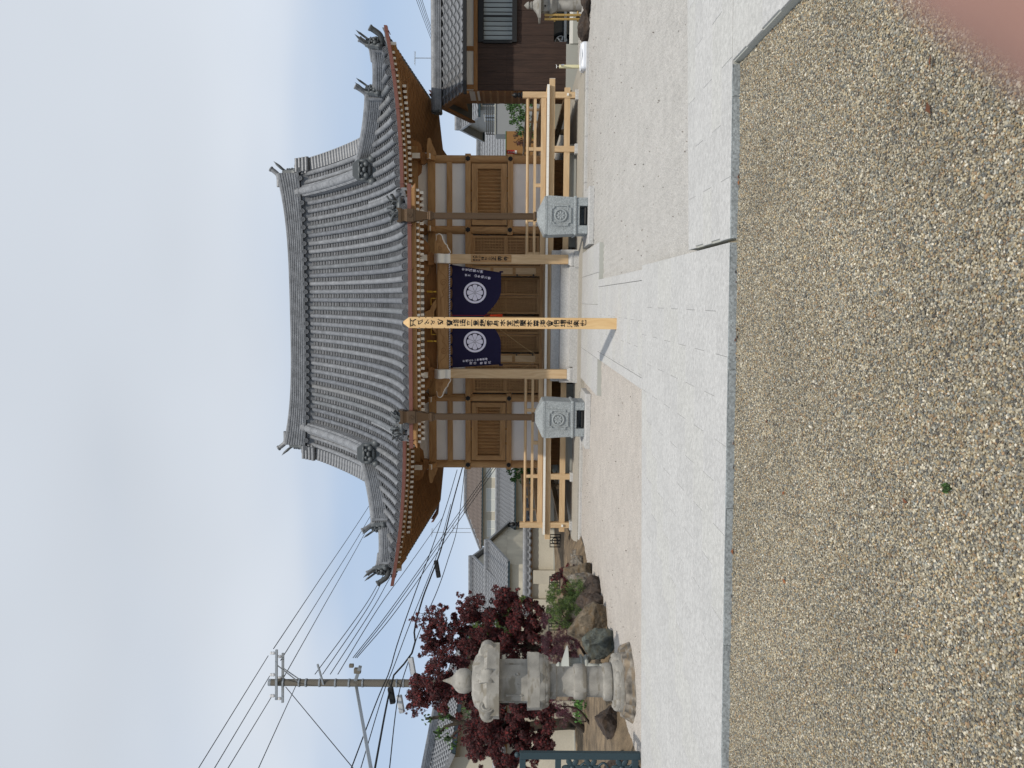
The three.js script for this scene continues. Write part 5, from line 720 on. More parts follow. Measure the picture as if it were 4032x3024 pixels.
function boulder(name, label, pos, r, sc, sd, mat = M.rock, group) { // an angular stone: noise-displaced ball with flattened facets
  const g = mergeVertices(new THREE.IcosahedronGeometry(1, 18).deleteAttribute('normal').deleteAttribute('uv')), p = g.attributes.position, v = V(), pl = []; const s0 = seed; seed = sd * 7919 + 13; for (let k = 0; k < 16; k++) pl.push([V(rr(-1, 1), rr(-0.6, 1), rr(-1, 1)).normalize(), rr(0.5, 0.85)]);
  for (let i = 0; i < p.count; i++) { v.fromBufferAttribute(p, i).normalize(); let k = 1; for (const [n, d] of pl) { const c = v.dot(n); if (c > d) k = Math.min(k, d / c); } k *= 0.92 + 0.36 * fb3(v.x * 2.2 + sd, v.y * 2.2, v.z * 2.2, 3) + 0.16 * Math.abs(fb3(v.x * 6 + sd, v.y * 6, v.z * 6, 3) - 0.5) + 0.05 * fb3(v.x * 16 + sd, v.y * 16, v.z * 16, 2); p.setXYZ(i, v.x * k * r * sc[0], v.y * k * r * sc[1], v.z * k * r * sc[2]); } seed = s0;
  const q = toCreasedNormals(g, 0.7); return solo(name, label, 'rock', uvw(q, 'y'), mat, pos, group);
}
const rockGrey = std({ map: rockTex, color: 0x9fb0b4, roughness: 0.95, bumpMap: soft, bumpScale: 0.01 }), rockDark = std({ map: rockTex, color: 0x8d8280, roughness: 0.95, bumpMap: soft, bumpScale: 0.012 }), rockBrown = std({ map: rockTex, color: 0xd2c8b8, roughness: 0.95, bumpMap: soft, bumpScale: 0.012 });
// right-hand stones, lantern and bamboo
boulder('garden_rock', 'dark brown rock beside the bamboo fence at the annex', [6.5, -0.02, 3.1], 0.3, [1.1, 0.75, 0.7], 3, rockDark); boulder('garden_rock', 'low rock under the small weathered lantern', [7.05, -0.03, 3.3], 0.3, [1.2, 0.6, 0.8], 4, rockDark);
{
  const l = thing('stone_lantern', 'small weathered stone lantern with curled roof beside the bamboo fence', 'stone lantern', [7.08, 0.05, 2.7]); const S = M.oldStone;
  part(l, 'shaft', uvw(cyl(0.13, 0.12, 0.56, 0, 0.28, 0, 12), 'y'), S); part(l, 'platform', uvw(prism(0.25, 0.16, 0.12, 6).translate(0, 0.62, 0), 'y'), S); part(l, 'platform', uvw(prism(0.25, 0.25, 0.05, 6).translate(0, 0.705, 0), 'y'), S); part(l, 'fire_box', uvw(prism(0.17, 0.17, 0.2, 6).translate(0, 0.83, 0), 'y'), S); part(l, 'opening', cyl(0.02, 0.02, 0.02, 0, 0, 0, 10).rotateX(Math.PI / 2).translate(-0.06, 0.83, 0.145), M.black);
  const rf = lathe([[0, 0.2], [0.08, 0.18], [0.16, 0.1], [0.3, 0.03], [0.38, 0.04], [0.38, 0], [0, 0]], 6).translate(0, 0.93, 0); part(l, 'roof', uvw(rf, 'y'), S); part(l, 'finial', uvw(lathe([[0, 0.19], [0.03, 0.16], [0.07, 0.12], [0.08, 0.08], [0.05, 0.05], [0.085, 0.03], [0.08, 0], [0, 0]], 12).translate(0, 1.12, 0), 'y'), S);
}
{
  const f = thing('bamboo_fence', 'short bamboo pole fence tied with black cord by the annex', 'bamboo fence', [6.95, -0.09, 2.75]), bm = std({ color: 0xa88a4e, roughness: 0.5 }), pole = (x, z, h, r) => { const l = [cyl(r, r, h, x, h / 2, z, 10)]; for (let y = 0.2; y < h; y += 0.24) l.push(cyl(r * 1.1, r * 1.1, 0.015, x, y, z, 10)); return mg(l); };
  for (const [x, z] of [[-0.18, 0], [-0.1, 0.02], [0.18, 0], [0.55, 0], [0.9, 0], [1.25, 0]]) part(f, 'bamboo_pole', pole(x, z, 0.98, x < 0 ? 0.028 : 0.02), bm); for (const y of [0.22, 0.75]) { part(f, 'bamboo_rail', rod([-0.22, y, -0.04], [1.4, y, -0.04], 0.02), bm); for (const x of [-0.14, 0.18, 0.55]) part(f, 'cord_knot', new THREE.TorusGeometry(0.04, 0.012, 5, 10).rotateY(Math.PI / 2).translate(x, y, -0.01), M.ink); }
}
// ---------------------------------------------------------------- generic house: ridge along local x
function house(name, label, pos, turn, o) {
  const { w, d, ey, ry, ov = 0.5, wall = M.stucco, tile = tileDull, tw = 0.3, tl = 0.28, hip = 0 } = o, h = thing(name, label, 'house', pos, turn);
  part(h, 'wall', b2(-w / 2, w / 2, -0.3, ey, -d / 2, d / 2, 'x'), wall);
  if (!hip) for (const s of [-1, 1]) part(h, 'gable_wall', ext([[-d / 2, 0], [d / 2, 0], [0, (ry - ey) * 0.92]], 0.06).rotateY(Math.PI / 2).translate(s * w / 2 - 0.03 - s * 0.03, ey - 0.01, 0), wall);
  const sl = (ry - ey) / (d / 2), zE = d / 2 + ov, yE = ey - ov * sl;
  for (const s of [-1, 1]) {
    const L = Math.hypot(zE, ry - yE), ny = Math.round(L / tl), nx = Math.round((w + 2 * ov) / tw), tile0 = panTile((w + 2 * ov) / nx, L / ny, 4), up = V(0, ry - yE, -s * zE).normalize(), e = V(s, 0, 0), org = V(-s * (w / 2 + ov), yE, s * zE), l = [];
    for (const [m, i, j] of slopeMats(org, e, up, (w + 2 * ov) / nx, L / ny, nx, ny)) { if (hip) { const q = (j + 1) / ny * (w / 2 + ov) * hip, x = Math.abs(V().setFromMatrixPosition(m).x); if (x > w / 2 + ov - q) continue; } l.push(tile0.clone().applyMatrix4(m)); }
    part(h, 'roof_tiles', l, tile).userData.kind = 'stuff';
    const hw = w / 2 + ov, rw = hw * (1 - hip); part(h, 'roof_deck', uvw(fromArrays([-hw, yE - 0.04, s * zE, hw, yE - 0.04, s * zE, rw, ry - 0.04, 0, -rw, ry - 0.04, 0], s > 0 ? [0, 1, 2, 0, 2, 3] : [0, 2, 1, 0, 3, 2]), 'x', 0), M.tile);
    part(h, 'eave_gutter', b2(-hw, hw, yE - 0.14, yE - 0.03, s * zE - 0.06, s * zE + 0.06), M.steel);
    if (!hip) part(h, 'verge_board', [bar(V(s * hw, yE - 0.06, zE), V(s * hw, ry - 0.05, 0), 0.06, 0.16), bar(V(s * hw, yE - 0.06, -zE), V(s * hw, ry - 0.05, 0), 0.06, 0.16)], tile);
    else { part(h, 'hip_face', uvw(fromArrays([s * hw, yE, zE, s * hw, yE, -zE, s * rw, ry, 0], s > 0 ? [0, 1, 2] : [0, 2, 1]), 'x', 0), tile); for (const q of [-1, 1]) part(h, 'hip_cap', rod([s * hw, yE + 0.03, q * zE], [s * rw, ry + 0.03, 0], 0.1), M.tile); }
  }
  part(h, 'ridge', sweep(course(0.34, 0.24, 4, 0.1), [-1, 0, 1].map(k => V(k * (w / 2 + ov) * (1 - hip), ry - 0.02, 0))), M.tile);
  for (const [face, u, y, ww, hh] of o.win || []) { // windows: face 0 front, 1 right end, 3 left end
    const f = new THREE.Group(); f.name = 'window'; h.add(f); const fr = [b2(-ww / 2 - 0.05, ww / 2 + 0.05, hh, hh + 0.06, -0.02, 0.05), b2(-ww / 2 - 0.05, ww / 2 + 0.05, -0.06, 0, -0.02, 0.06), b2(-ww / 2 - 0.05, -ww / 2, 0, hh, -0.02, 0.05), b2(ww / 2, ww / 2 + 0.05, 0, hh, -0.02, 0.05), b2(-0.025, 0.025, 0, hh, -0.02, 0.04)];
    part(f, 'frame', fr, M.white); part(f, 'pane', b2(-ww / 2, ww / 2, 0, hh, -0.01, 0.015), std({ color: o.shut ? 0xc9ccc8 : 0x5a646a, roughness: 0.2 })); f.position.set(face === 0 ? u : face === 1 ? w / 2 + 0.01 : -w / 2 - 0.01, y, face === 0 ? d / 2 + 0.01 : u); f.rotation.y = face === 0 ? 0 : face === 1 ? Math.PI / 2 : -Math.PI / 2;
  }
  return h;
}
// left background: a gabled house behind the garden wall, a taller one behind it
{
  const ap = at(1850, 2200, 60); house('gabled_house', 'beige gabled house with wavy grey tiles behind the garden wall', [ap.x - 7, -0.1, ap.z], 0, { w: 13.6, d: 13, ey: 2.25, ry: ap.y - 0.1, ov: 0.45, tile: tileBright, tw: 0.36, tl: 0.36 });
  const a2 = at(1917, 2127, 57); house('gabled_house', 'smaller beige gabled lean-to in front of the two-storey house', [a2.x - 2.1, -0.1, a2.z], 0, { w: 3.6, d: 9, ey: 2.0, ry: a2.y, ov: 0.35, tile: tileBright, tw: 0.36, tl: 0.36 });
  const b = at(1850, 2095, 88); house('two_storey_house', 'cream two-storey house with brown hipped roof and shuttered windows', [b.x + 6, -0.1, b.z - 3], 0.12, { w: 15, d: 9, ey: 5.3, ry: 7.1, ov: 0.6, hip: 0.45, tile: std({ map: tileTex, color: 0xd6bfae, roughness: 0.8 }), tw: 0.45, tl: 0.45, shut: true, win: [[0, -5.5, 3.2, 1.8, 1.2], [0, -2.2, 3.0, 2.6, 1.5], [0, 1.2, 3.4, 1.6, 1.1], [0, 4.6, 3.0, 2.2, 1.4]] });
  const c = at(1960, 1960, 62); house('low_tiled_house', 'low house with rows of small grey tiles below the cream walls', [c.x + 3.2, -0.1, c.z - 3], 0.05, { w: 13, d: 7, ey: 1.6, ry: 2.75, ov: 0.5, tile: tileBright, tw: 0.36, tl: 0.3 });
  house('beige_house', 'beige stuccoed house with grey tile roof behind the red maple', [-16.7, -0.1, -7.6], Math.PI / 2, { w: 9.2, d: 4.0, ey: 3.75, ry: 4.62, ov: 0.35, tile: tileBright, tw: 0.3, tl: 0.26, win: [[0, -1.5, 1.6, 1.6, 1.1]] });
}
// right background
{
  const p = at(1895, 440, 46); house('grey_house', 'grey rendered house with dark window bands seen past the annex gable', [p.x + 4.2, -0.1, p.z - 3], 0, { w: 8.2, d: 6, ey: 3.9, ry: 5.0, ov: 0.5, wall: std({ color: 0x9fa2a3, roughness: 0.9 }), tile: tileDull, tw: 0.4, tl: 0.4, win: [[0, -2.9, 1.9, 1.9, 1.6], [0, 0.5, 1.9, 2.0, 1.6], [3, 1.2, 2.0, 1.8, 1.4]] });
  const b0 = at(1972, 468, 40), bal = thing('balcony', 'grey balcony parapet with black metal railing on the grey house', 'balcony', [b0.x, 0, b0.z]); const x0 = at(1972, 410, 40).x - b0.x - 0.6, x1 = at(1972, 528, 40).x - b0.x, y0 = at(2040, 468, 40).y, y1 = at(1952, 468, 40).y, y2 = at(1925, 468, 40).y;
  const xa = Math.min(x0, x1), xb = Math.max(x0, x1) + 1.4; part(bal, 'parapet', b2(xa, xb, -0.1, y1, -1.2, 0), std({ color: 0x8f9294, roughness: 0.9 })); part(bal, 'coping', b2(xa - 0.03, xb, y1, y1 + 0.06, -0.1, 0.05), M.concrete); for (let k = 0; k < 4; k++) part(bal, 'rail', rod([xa, y1 + 0.15 + k * (y2 - y1) / 3.4, -0.03], [xb, y1 + 0.15 + k * (y2 - y1) / 3.4, -0.03], 0.022), M.black); for (let x = xa; x < xb; x += 0.8) part(bal, 'rail_post', rod([x, y1 + 0.05, -0.03], [x, y2 + 0.15, -0.03], 0.025), M.black);
  const q = at(1955, 575, 75); house('grey_roofed_house', 'distant house with grey tile roof between annex and hall', [q.x - 1, -0.1, q.z], 0.25, { w: 9, d: 8, ey: 2.4, ry: 4.9, ov: 0.5, tile: tileDull, tw: 0.5, tl: 0.5 });
  const s0 = at(2060, 582, 30.5), sg = thing('brown_panel', 'tan panel with a red and white sign beside the hall', 'panel', [s0.x, -0.1, s0.z]); const pw = 0.62, ph = at(1993, 582, 30.5).y + 0.1; part(sg, 'board', b2(-pw / 2, pw, 0, ph, -0.06, 0), std({ color: 0x9c7445, roughness: 0.75 })); part(sg, 'cap', b2(-pw / 2 - 0.02, pw, ph, ph + 0.025, -0.07, 0.01), std({ color: 0x4b7a4a, roughness: 0.7 }));
  const sy0 = at(2036, 582, 30.5).y + 0.1, sy1 = at(1997, 582, 30.5).y + 0.1, sx0 = at(2010, 606, 30.5).x - s0.x, sx1 = at(2010, 591, 30.5).x - s0.x; const pl = part(sg, 'sign_plate', b2(sx0, sx1, sy0, sy1, 0.001, 0.006), std({ color: 0xb3121f, roughness: 0.5 })); const it = []; const mx = (sx0 + sx1) / 2; [...'高正之会'.replace('会', '時')].forEach((c, i) => it.push([c, mx, sy1 - 0.06 - i * 0.065, 0.06, 0.055])); part(pl, 'lettering', writing(it, (x, y) => [x, y, 0.0075], 13), M.white); part(pl, 'white_strip', b2(sx0 + 0.01, sx1 - 0.01, sy0 + 0.01, sy0 + 0.09, 0.0065, 0.008), M.white);
}
// ---------------------------------------------------------------- garden walls
function copingWall(name, label, A, B, h, wallMat, seam) { // A, B: [x, z]; plastered wall with a tiled coping
  const L = Math.hypot(B[0] - A[0], B[1] - A[1]), w = thing(name, label, 'garden wall', [A[0], -0.1, A[1]], -Math.atan2(B[1] - A[1], B[0] - A[0]));
  part(w, 'wall', b2(0, L, 0, h, -0.09, 0.09, 'x'), wallMat); part(w, 'plinth', b2(0, L, 0, 0.22, -0.12, 0.12, 'x'), M.concrete); part(w, 'coping_beam', b2(0, L, h, h + 0.06, -0.14, 0.14, 'x'), M.timber);
  const n = Math.round(L / 0.24), g = panTile(0.24, 0.28, 6); for (let i = 0; i < Math.min(n, 70); i++) { const t = part(w, 'coping_tile', g, M.tile); t.position.set(i * 0.24, h + 0.17, 0.02); t.rotation.x = 0.45; } const l = []; for (let i = 0; i < n; i++) l.push(panTile(0.24, 0.28, 4).rotateX(0.45).rotateY(Math.PI).translate((i + 1) * 0.24, h + 0.17, -0.02)); part(w, 'back_coping_tiles', l, M.tile).userData.kind = 'stuff';
  part(w, 'ridge', sweep(course(0.22, 0.09, 2, 0.065), [V(-0.05, h + 0.16, 0), V(L / 2, h + 0.16, 0), V(L + 0.05, h + 0.16, 0)]), M.tile); return w;
}
{
  const A = G(2198, 2420, -0.05), B = G(2198, 1800, -0.05); const w = copingWall('garden_wall', 'long cream garden wall with dark tile coping behind the veranda corner', [A.x, A.z], [B.x, B.z], 0.95, M.stucco); const L = Math.hypot(B.x - A.x, B.z - A.z);
  for (const f of [0.02, 0.2]) part(w, 'buttress', b2(L * f, L * f + 0.45, 0, 0.92, 0.09, 0.3), M.stucco);
  const C = G(2294, 3200, -0.05), D = G(2285, 2760, -0.05); copingWall('garden_wall', 'tall beige garden wall behind the steel gate and pruned tree', [C.x, C.z], [D.x, D.z], 1.75, M.stucco);
  const v0 = G(2222, 2190, -0.05); for (let k = 0; k < 3; k++) { const m = solo('ornamental_grille', 'small dark ornamental vent grille low on the cream garden wall', 'grille', [b2(-0.2, 0.2, 0, 0.02, 0, 0.03), b2(-0.2, 0.2, 0.3, 0.32, 0, 0.03), ...[-0.2, -0.1, 0, 0.1, 0.18].map(x => b2(x, x + 0.02, 0, 0.32, 0, 0.03)), new THREE.TorusGeometry(0.09, 0.015, 6, 14).translate(0, 0.16, 0.02)], M.black, [v0.x - k * 1.3 + 0.6, 0.1, v0.z + 0.35], 'vent grilles on the garden wall'); }
}
// ---------------------------------------------------------------- steel gate leaf at the path end
{
  const p0 = G(2521, 2962, 0), y1 = PZ(2046, 2962, p0.z).y, g = thing('steel_gate', 'dark blue-green steel gate leaf with cast flower panel at the path end', 'gate', [p0.x, 0, p0.z]); const W = 1.25, H = y1, mid = H * 0.68;
  for (const [x0, x1, ya, yb] of [[-0.085, 0, 0, H], [-W, -W + 0.085, 0, H], [-W + 0.085, -0.085, H - 0.075, H], [-W + 0.085, -0.085, 0.02, 0.1], [-W + 0.085, -0.085, mid - 0.035, mid + 0.035]]) part(g, 'frame_bar', rb2(x0, x1, ya, yb, -0.03, 0.03, 0.006), M.steel);
  for (let k = 0; k < 4; k++) part(g, 'upper_bar', b2(-0.3 - k * 0.24, -0.275 - k * 0.24, mid + 0.035, H - 0.075, -0.012, 0.012), M.steel);
  part(g, 'post_knob', new THREE.SphereGeometry(0.032, 12, 8).translate(-0.04, H + 0.03, 0), M.steel);
  for (let k = 0; k < 7; k++) { const cx = -0.2 - (k % 3) * 0.36, cy = 0.22 + Math.floor(k / 3) * 0.3 + (k % 2) * 0.08; if (cy > mid - 0.08) continue; const f = [new THREE.SphereGeometry(0.035, 8, 6).translate(cx, cy, 0)]; for (let q = 0; q < 6; q++) f.push(new THREE.SphereGeometry(0.06, 8, 5).scale(0.6, 1, 0.25).translate(0, 0.07, 0).rotateZ(q * 1.047).translate(cx, cy, 0)); f.push(tube([[cx, cy - 0.08, 0], [cx + 0.06, cy - 0.16, 0], [cx - 0.04, cy - 0.24, 0]], 0.014, 6)); part(g, 'cast_flower', f, M.steel); }
}
// ---------------------------------------------------------------- utility pole and cables
{
  const Z = (px, py, z) => { const r = ray(px, py); return CAM.clone().addScaledVector(r, z); };          // z: metres along the view axis
  const top = Z(1063, 2687, 34), base = V(top.x, -0.2, top.z), u = thing('utility_pole', 'tall concrete utility pole with white insulators and many cables', 'utility pole', [base.x, base.y, base.z]), h = top.y - base.y, cc = std({ color: 0x6b665d, roughness: 0.9 }), gal = std({ color: 0x9ba0a4, roughness: 0.45, metalness: 0.5 }), ax = vR.clone();
  part(u, 'pole', [cyl(0.19, 0.145, h, 0, h / 2, 0, 16)], cc); part(u, 'pole_cap', cyl(0.15, 0.15, 0.12, 0, h, 0, 16), gal);
  const ins = std({ color: 0xdedfe2, roughness: 0.2 });
  for (const [dy, dz, sh] of [[-0.35, 0.22, 0.1], [-0.5, -0.22, -0.25]]) { const a = ax.clone().multiplyScalar(-0.75 + sh), b = ax.clone().multiplyScalar(1.45 + sh); a.y = b.y = h + dy; a.z += dz; b.z += dz; part(u, 'crossarm', bar(a, b, 0.08, 0.1), gal); for (const f of [0.08, 0.5, 0.93]) { const p = a.clone().lerp(b, f); part(u, 'insulator', lathe([[0, 0], [0.05, 0], [0.07, 0.04], [0.075, 0.1], [0.055, 0.12], [0.07, 0.17], [0.06, 0.22], [0, 0.23]], 12).translate(p.x, p.y + 0.06, p.z), ins); } part(u, 'brace', rod(a.clone().lerp(b, 0.7), [0, h - 1.4, dz * 0.5], 0.025), gal); }
  for (const y of [0.6, 1.3, 1.6, 2.2, 2.9, 3.5, 4.1, 5.6, 5.9, 6.2]) part(u, 'band', cyl(0.185, 0.185, 0.07, 0, h - y, 0, 14), gal);
  part(u, 'service_arm', bar([0, h - 2.4, 0.15], [1.0, h - 2.2, 0.3], 0.07, 0.07), gal); part(u, 'service_arm', bar([-0.1, h - 3.7, -0.1], [1.0, h - 4.1, 0.5], 0.12, 0.14), gal); part(u, 'switch_box', [rb(0.22, 0.3, 0.2, 0.03, 0.75, h - 3.95, 0.35), rb(0.15, 0.2, 0.15, 0.03, 1.0, h - 3.7, 0.4)], cc);
  const fl = Z(1402, 2700, 34), fe = Z(1470, 3080, 26); part(u, 'strut', bar(fl.clone().sub(base), fe.clone().sub(base), 0.1, 0.12), gal);
  const wire = std({ color: 0x15171a, roughness: 0.7 }); let n = 0;
  const cable = (label, pts, r) => { const P = pts.map(p => Z(...p)); solo('cable', label, 'cable', tube(P, r, 5, 60), wire, [0, 0, 0], 'overhead cables at the utility pole'); };
  const hi = 'thin high-voltage wire running from the top crossarm insulators', svc = 'thin service wire strung from the middle of the utility pole', com = 'black communication cable bundle strung low from the utility pole';
  for (const [a, b] of [[[1077, 2554], [1453, 1992]], [[1105, 2600], [1424, 2090]], [[1112, 2676], [1436, 2100]]]) { const d = [b[0] - a[0], b[1] - a[1]]; cable(hi, [[a[0], a[1], 34], [a[0] + d[0] * 0.5, a[1] + d[1] * 0.5 , 47], [b[0], b[1], 62], [b[0] + d[0] * 0.55, b[1] + d[1] * 0.6, 80]], 0.021); }
  for (const [a, b] of [[[1056, 2582], [782, 3024]], [[1063, 2660], [845, 3024]], [[1070, 2742], [898, 3024]], [[1165, 2700], [1018, 3024]], [[1125, 2705], [1390, 3024]]]) { const d = [b[0] - a[0], b[1] - a[1]]; cable(hi, [[a[0], a[1], 34], [b[0] - d[0] * 0.5, b[1] - d[1] * 0.5, 30], [b[0] + d[0] * 0.2, b[1] + d[1] * 0.2, 26]], 0.017); }
  for (const [a, b, c] of [[[1240, 2655], [1410, 2424], [1500, 2280]], [[1270, 2655], [1428, 2424], [1510, 2280]], [[1300, 2655], [1450, 2424], [1530, 2285]], [[1330, 2655], [1470, 2424], [1600, 2240]], [[1390, 2590], [1520, 2424], [1813, 2010]], [[1398, 2590], [1530, 2424], [1830, 2000]], [[1405, 2590], [1545, 2424], [1870, 1960]]]) cable(svc, [[...a, 34], [...b, 37], [...c, 46], [c[0] + (c[0] - b[0]) * 1.1, c[1] + (c[1] - b[1]) * 1.1, 60]], 0.019);
  cable(com, [[1470, 3060, 27], [1535, 2720, 33], [1553, 2655, 33.5], [1615, 2587, 34], [1637, 2503, 35], [1631, 2492, 35.2], [1658, 2377, 37], [1695, 2275, 40], [1731, 2181, 43], [1781, 1986, 50], [1820, 1844, 56], [1850, 1740, 62]], 0.042);
  cable(com, [[1370, 3060, 28], [1500, 2720, 33.5], [1533, 2645, 34], [1560, 2550, 35], [1636, 2330, 39], [1700, 2160, 45], [1760, 1985, 52], [1800, 1850, 58]], 0.026); cable(com, [[1530, 3060, 27], [1565, 2760, 32], [1590, 2660, 34], [1650, 2490, 35.5], [1720, 2330, 38], [1765, 2200, 42], [1800, 2080, 47], [1830, 1850, 56]], 0.022); cable(com, [[1410, 3060, 28], [1520, 2700, 33.5], [1545, 2640, 34], [1605, 2480, 36], [1665, 2330, 39], [1725, 2170, 45], [1775, 1985, 52]], 0.02);
  const bxm = std({ color: 0xb9bcc0, roughness: 0.5 }); for (const [px, py, z, l, m, lab] of [[1622, 2622, 34, 0.75, bxm, 'pale grey cable junction box hanging on the pole side nearer the hall'], [1577, 2772, 33, 0.75, bxm, 'pale grey cable junction box hanging on the street side of the pole'], [1722, 2240, 42, 0.95, M.black, 'black cable closure slung far along the thick cable'], [1542, 2738, 33, 0.7, M.black, 'black cable closure slung close to the utility pole']]) { const p = Z(px, py, z); const m2 = solo('cable_box', lab, 'cable box', new RoundedBoxGeometry(l, 0.24, 0.22, 3, 0.05), m, [p.x, p.y, p.z]); m2.rotation.set(0, YAW, 0.18); }
  // roof aerials
  for (const [px, py, zz, v0, lab, g] of [[1633, 229, 60, 1718, 'thin television aerial above the annex ridge'], [1700, 2097, 88, 1846, 'tall television aerial on the hipped roof'], [1783, 2081, 88, 1846, 'short television aerial on the hipped roof']]) { const a = Z(px, py, zz), b = Z(v0 + 8, py, zz), t = thing('roof_aerial', lab, 'aerial', [b.x, b.y, b.z]); const hh = a.y - b.y; part(t, 'mast', rod([0, 0, 0], [0, hh, 0], 0.03), gal); part(t, 'boom', rod([-0.5, hh, 0], [0.5, hh * 0.97, 0], 0.02), gal); for (let k = 0; k < 6; k++) part(t, 'element', rod([-0.45 + k * 0.17, hh, -0.35], [-0.45 + k * 0.17, hh, 0.35], 0.012), gal); }
  for (const dy of [0, 0.35, 0.7, 1.0]) { const a = Z(1640 + dy * 22, 0, 45), b = Z(1770 + dy * 10, 345, 75); solo('cable', 'faint power line crossing behind the annex roof', 'cable', tube([Z(1620 + dy * 26, -60, 42), a, b], 0.016, 5, 20), wire, [0, 0, 0], 'power lines behind the annex'); }
}
// ================================================================ garden on the left
function leaves(blobs, per, size, cols, kind = 'maple', sd = 1) { // blobs: [centre, rx, ry, rz]; small leaf faces through the volume
  const pos = [], col = [], C = new THREE.Color(), q = new THREE.Quaternion(), e = new THREE.Euler(), m = new THREE.Matrix4(), s0 = seed; seed = sd * 9973 + 7;
  const shape = kind === 'maple' ? (() => { const t = []; for (let k = 0; k < 5; k++) { const a = (k - 2) * 0.72, l = k === 2 ? 1 : Math.abs(k - 2) === 1 ? 0.92 : 0.62; const d = [Math.sin(a), -Math.cos(a)], n = [d[1], -d[0]]; t.push([[0, 0, 0], [d[0] * l * 0.45 + n[0] * 0.15, d[1] * l * 0.45 + n[1] * 0.15, 0.05], [d[0] * l, d[1] * l, -0.12]], [[0, 0, 0], [d[0] * l, d[1] * l, -0.12], [d[0] * l * 0.45 - n[0] * 0.15, d[1] * l * 0.45 - n[1] * 0.15, 0.05]]); } return t; })()
    : kind === 'needle' ? [0, 1, 2, 3].map(k => { const a = (k - 1.5) * 0.5; return [[-0.05, 0, 0], [0.05, 0, 0], [Math.sin(a) * 1.1, -Math.cos(a) * 1.1, (k % 2 - 0.5) * 0.4]]; }) : [[[0, 0, 0], [0.3, -0.5, 0.08], [0, -1, 0]], [[0, 0, 0], [0, -1, 0], [-0.3, -0.5, 0.08]]];
  const v = V();
  for (const [c, rx, ry, rz, dn = 1] of blobs) {
    const n = Math.round(per * dn * rx * ry * rz * 4.2 / Math.pow(size / 0.07, 2));
    const sub = []; for (let k = 0; k < 24; k++) { const d = V(rr(-1, 1), rr(-1, 1), rr(-1, 1)).normalize().multiplyScalar(Math.cbrt(rnd()) * 1.1); sub.push([d.x, d.y, d.z, rr(0.14, 0.36)]); }
    for (let k = 0; k < n; k++) {
      const s = pick(sub); let d = V(rr(-1, 1), rr(-1, 1), rr(-1, 1)); if (d.lengthSq() > 1) { k--; continue; } d.multiplyScalar(s[3]).add(V(s[0], s[1], s[2]));
      const p = V(c.x + d.x * rx, c.y + d.y * ry - Math.abs(d.x) * 0.12 * rx, c.z + d.z * rz); q.setFromEuler(e.set(rr(-0.9, 0.6), rr(0, 6.28), rr(-0.5, 0.5))); const sc = size * rr(0.7, 1.25); m.compose(p, q, V(sc, sc, sc)); const cc = pick(cols), f = rr(0.75, 1.2); C.setRGB(cc[0] / 255 * f, cc[1] / 255 * f, cc[2] / 255 * f, THREE.SRGBColorSpace);
      for (const t of shape) for (const a of t) { v.set(...a).applyMatrix4(m); pos.push(v.x, v.y, v.z); col.push(C.r, C.g, C.b); }
    }
  }
  seed = s0; const g = new THREE.BufferGeometry(); g.setAttribute('position', new THREE.Float32BufferAttribute(pos, 3)); g.setAttribute('color', new THREE.Float32BufferAttribute(col, 3)); g.computeVertexNormals(); g.setAttribute('uv', new THREE.BufferAttribute(new Float32Array(pos.length / 3 * 2), 2)); return g;
}
const leafMat = new THREE.MeshPhysicalMaterial({ vertexColors: true, roughness: 0.75, side: THREE.DoubleSide, transmission: 0.3, thickness: 0 }), bark = std({ map: rockTex, color: 0x6f6258, roughness: 0.95, bumpMap: soft, bumpScale: 0.01 });
const RED = [[88, 24, 29], [68, 19, 25], [104, 30, 33], [54, 17, 22], [122, 40, 38], [78, 25, 31]], GREEN = [[84, 108, 38], [64, 90, 32], [104, 128, 52], [52, 74, 30]], DGREEN = [[58, 92, 34], [44, 74, 30], [76, 110, 44]];
const limb = (pts, r0, r1) => { const c = new THREE.CatmullRomCurve3(pts), n = 14, g = new THREE.TubeGeometry(c, n, 1, 8), p = g.attributes.position; for (let i = 0; i <= n; i++) { const o = c.getPointAt(i / n), r = r0 + (r1 - r0) * i / n; for (let j = 0; j <= 8; j++) { const k = i * 9 + j, v = V().fromBufferAttribute(p, k).sub(o).multiplyScalar(r * (0.9 + 0.2 * vn3(i * 0.8, j, 2))).add(o); p.setXYZ(k, v.x, v.y, v.z); } } g.computeVertexNormals(); return uvw(g, 'y'); };
// garden bed
{
  const soil = tex(512, 512, (i, j) => { const n = fb2(i / 64, j / 64, 5, 8, 8), s = rnd(), v = 112 + (n - 0.5) * 70 + (s - 0.5) * 50; return [v, v * 0.87, v * 0.7]; }, true, 0.7), pos = [], idx = [], nx = 60, nz = 90; for (let j = 0; j <= nz; j++) for (let i = 0; i <= nx; i++) { const x = -16 + 10.85 * i / nx, z = -5.5 + 18.2 * j / nz, b = smooth(-5.15, -5.8, x + 0.25 * Math.sin(z * 1.3)); pos.push(x, -0.14 + b * 0.22 + (fb2(x * 1.5 + 30, z * 1.5 + 30, 3) - 0.5) * 0.1 * b, z); } for (let j = 0; j < nz; j++) for (let i = 0; i < nx; i++) { const a = j * (nx + 1) + i; idx.push(a, a + nx + 1, a + 1, a + 1, a + nx + 1, a + nx + 2); } struct('garden_bed', uvw(fromArrays(pos, idx), 'x', 0), std({ map: soil, roughness: 1, bumpMap: soft, bumpScale: 0.02 }));
}
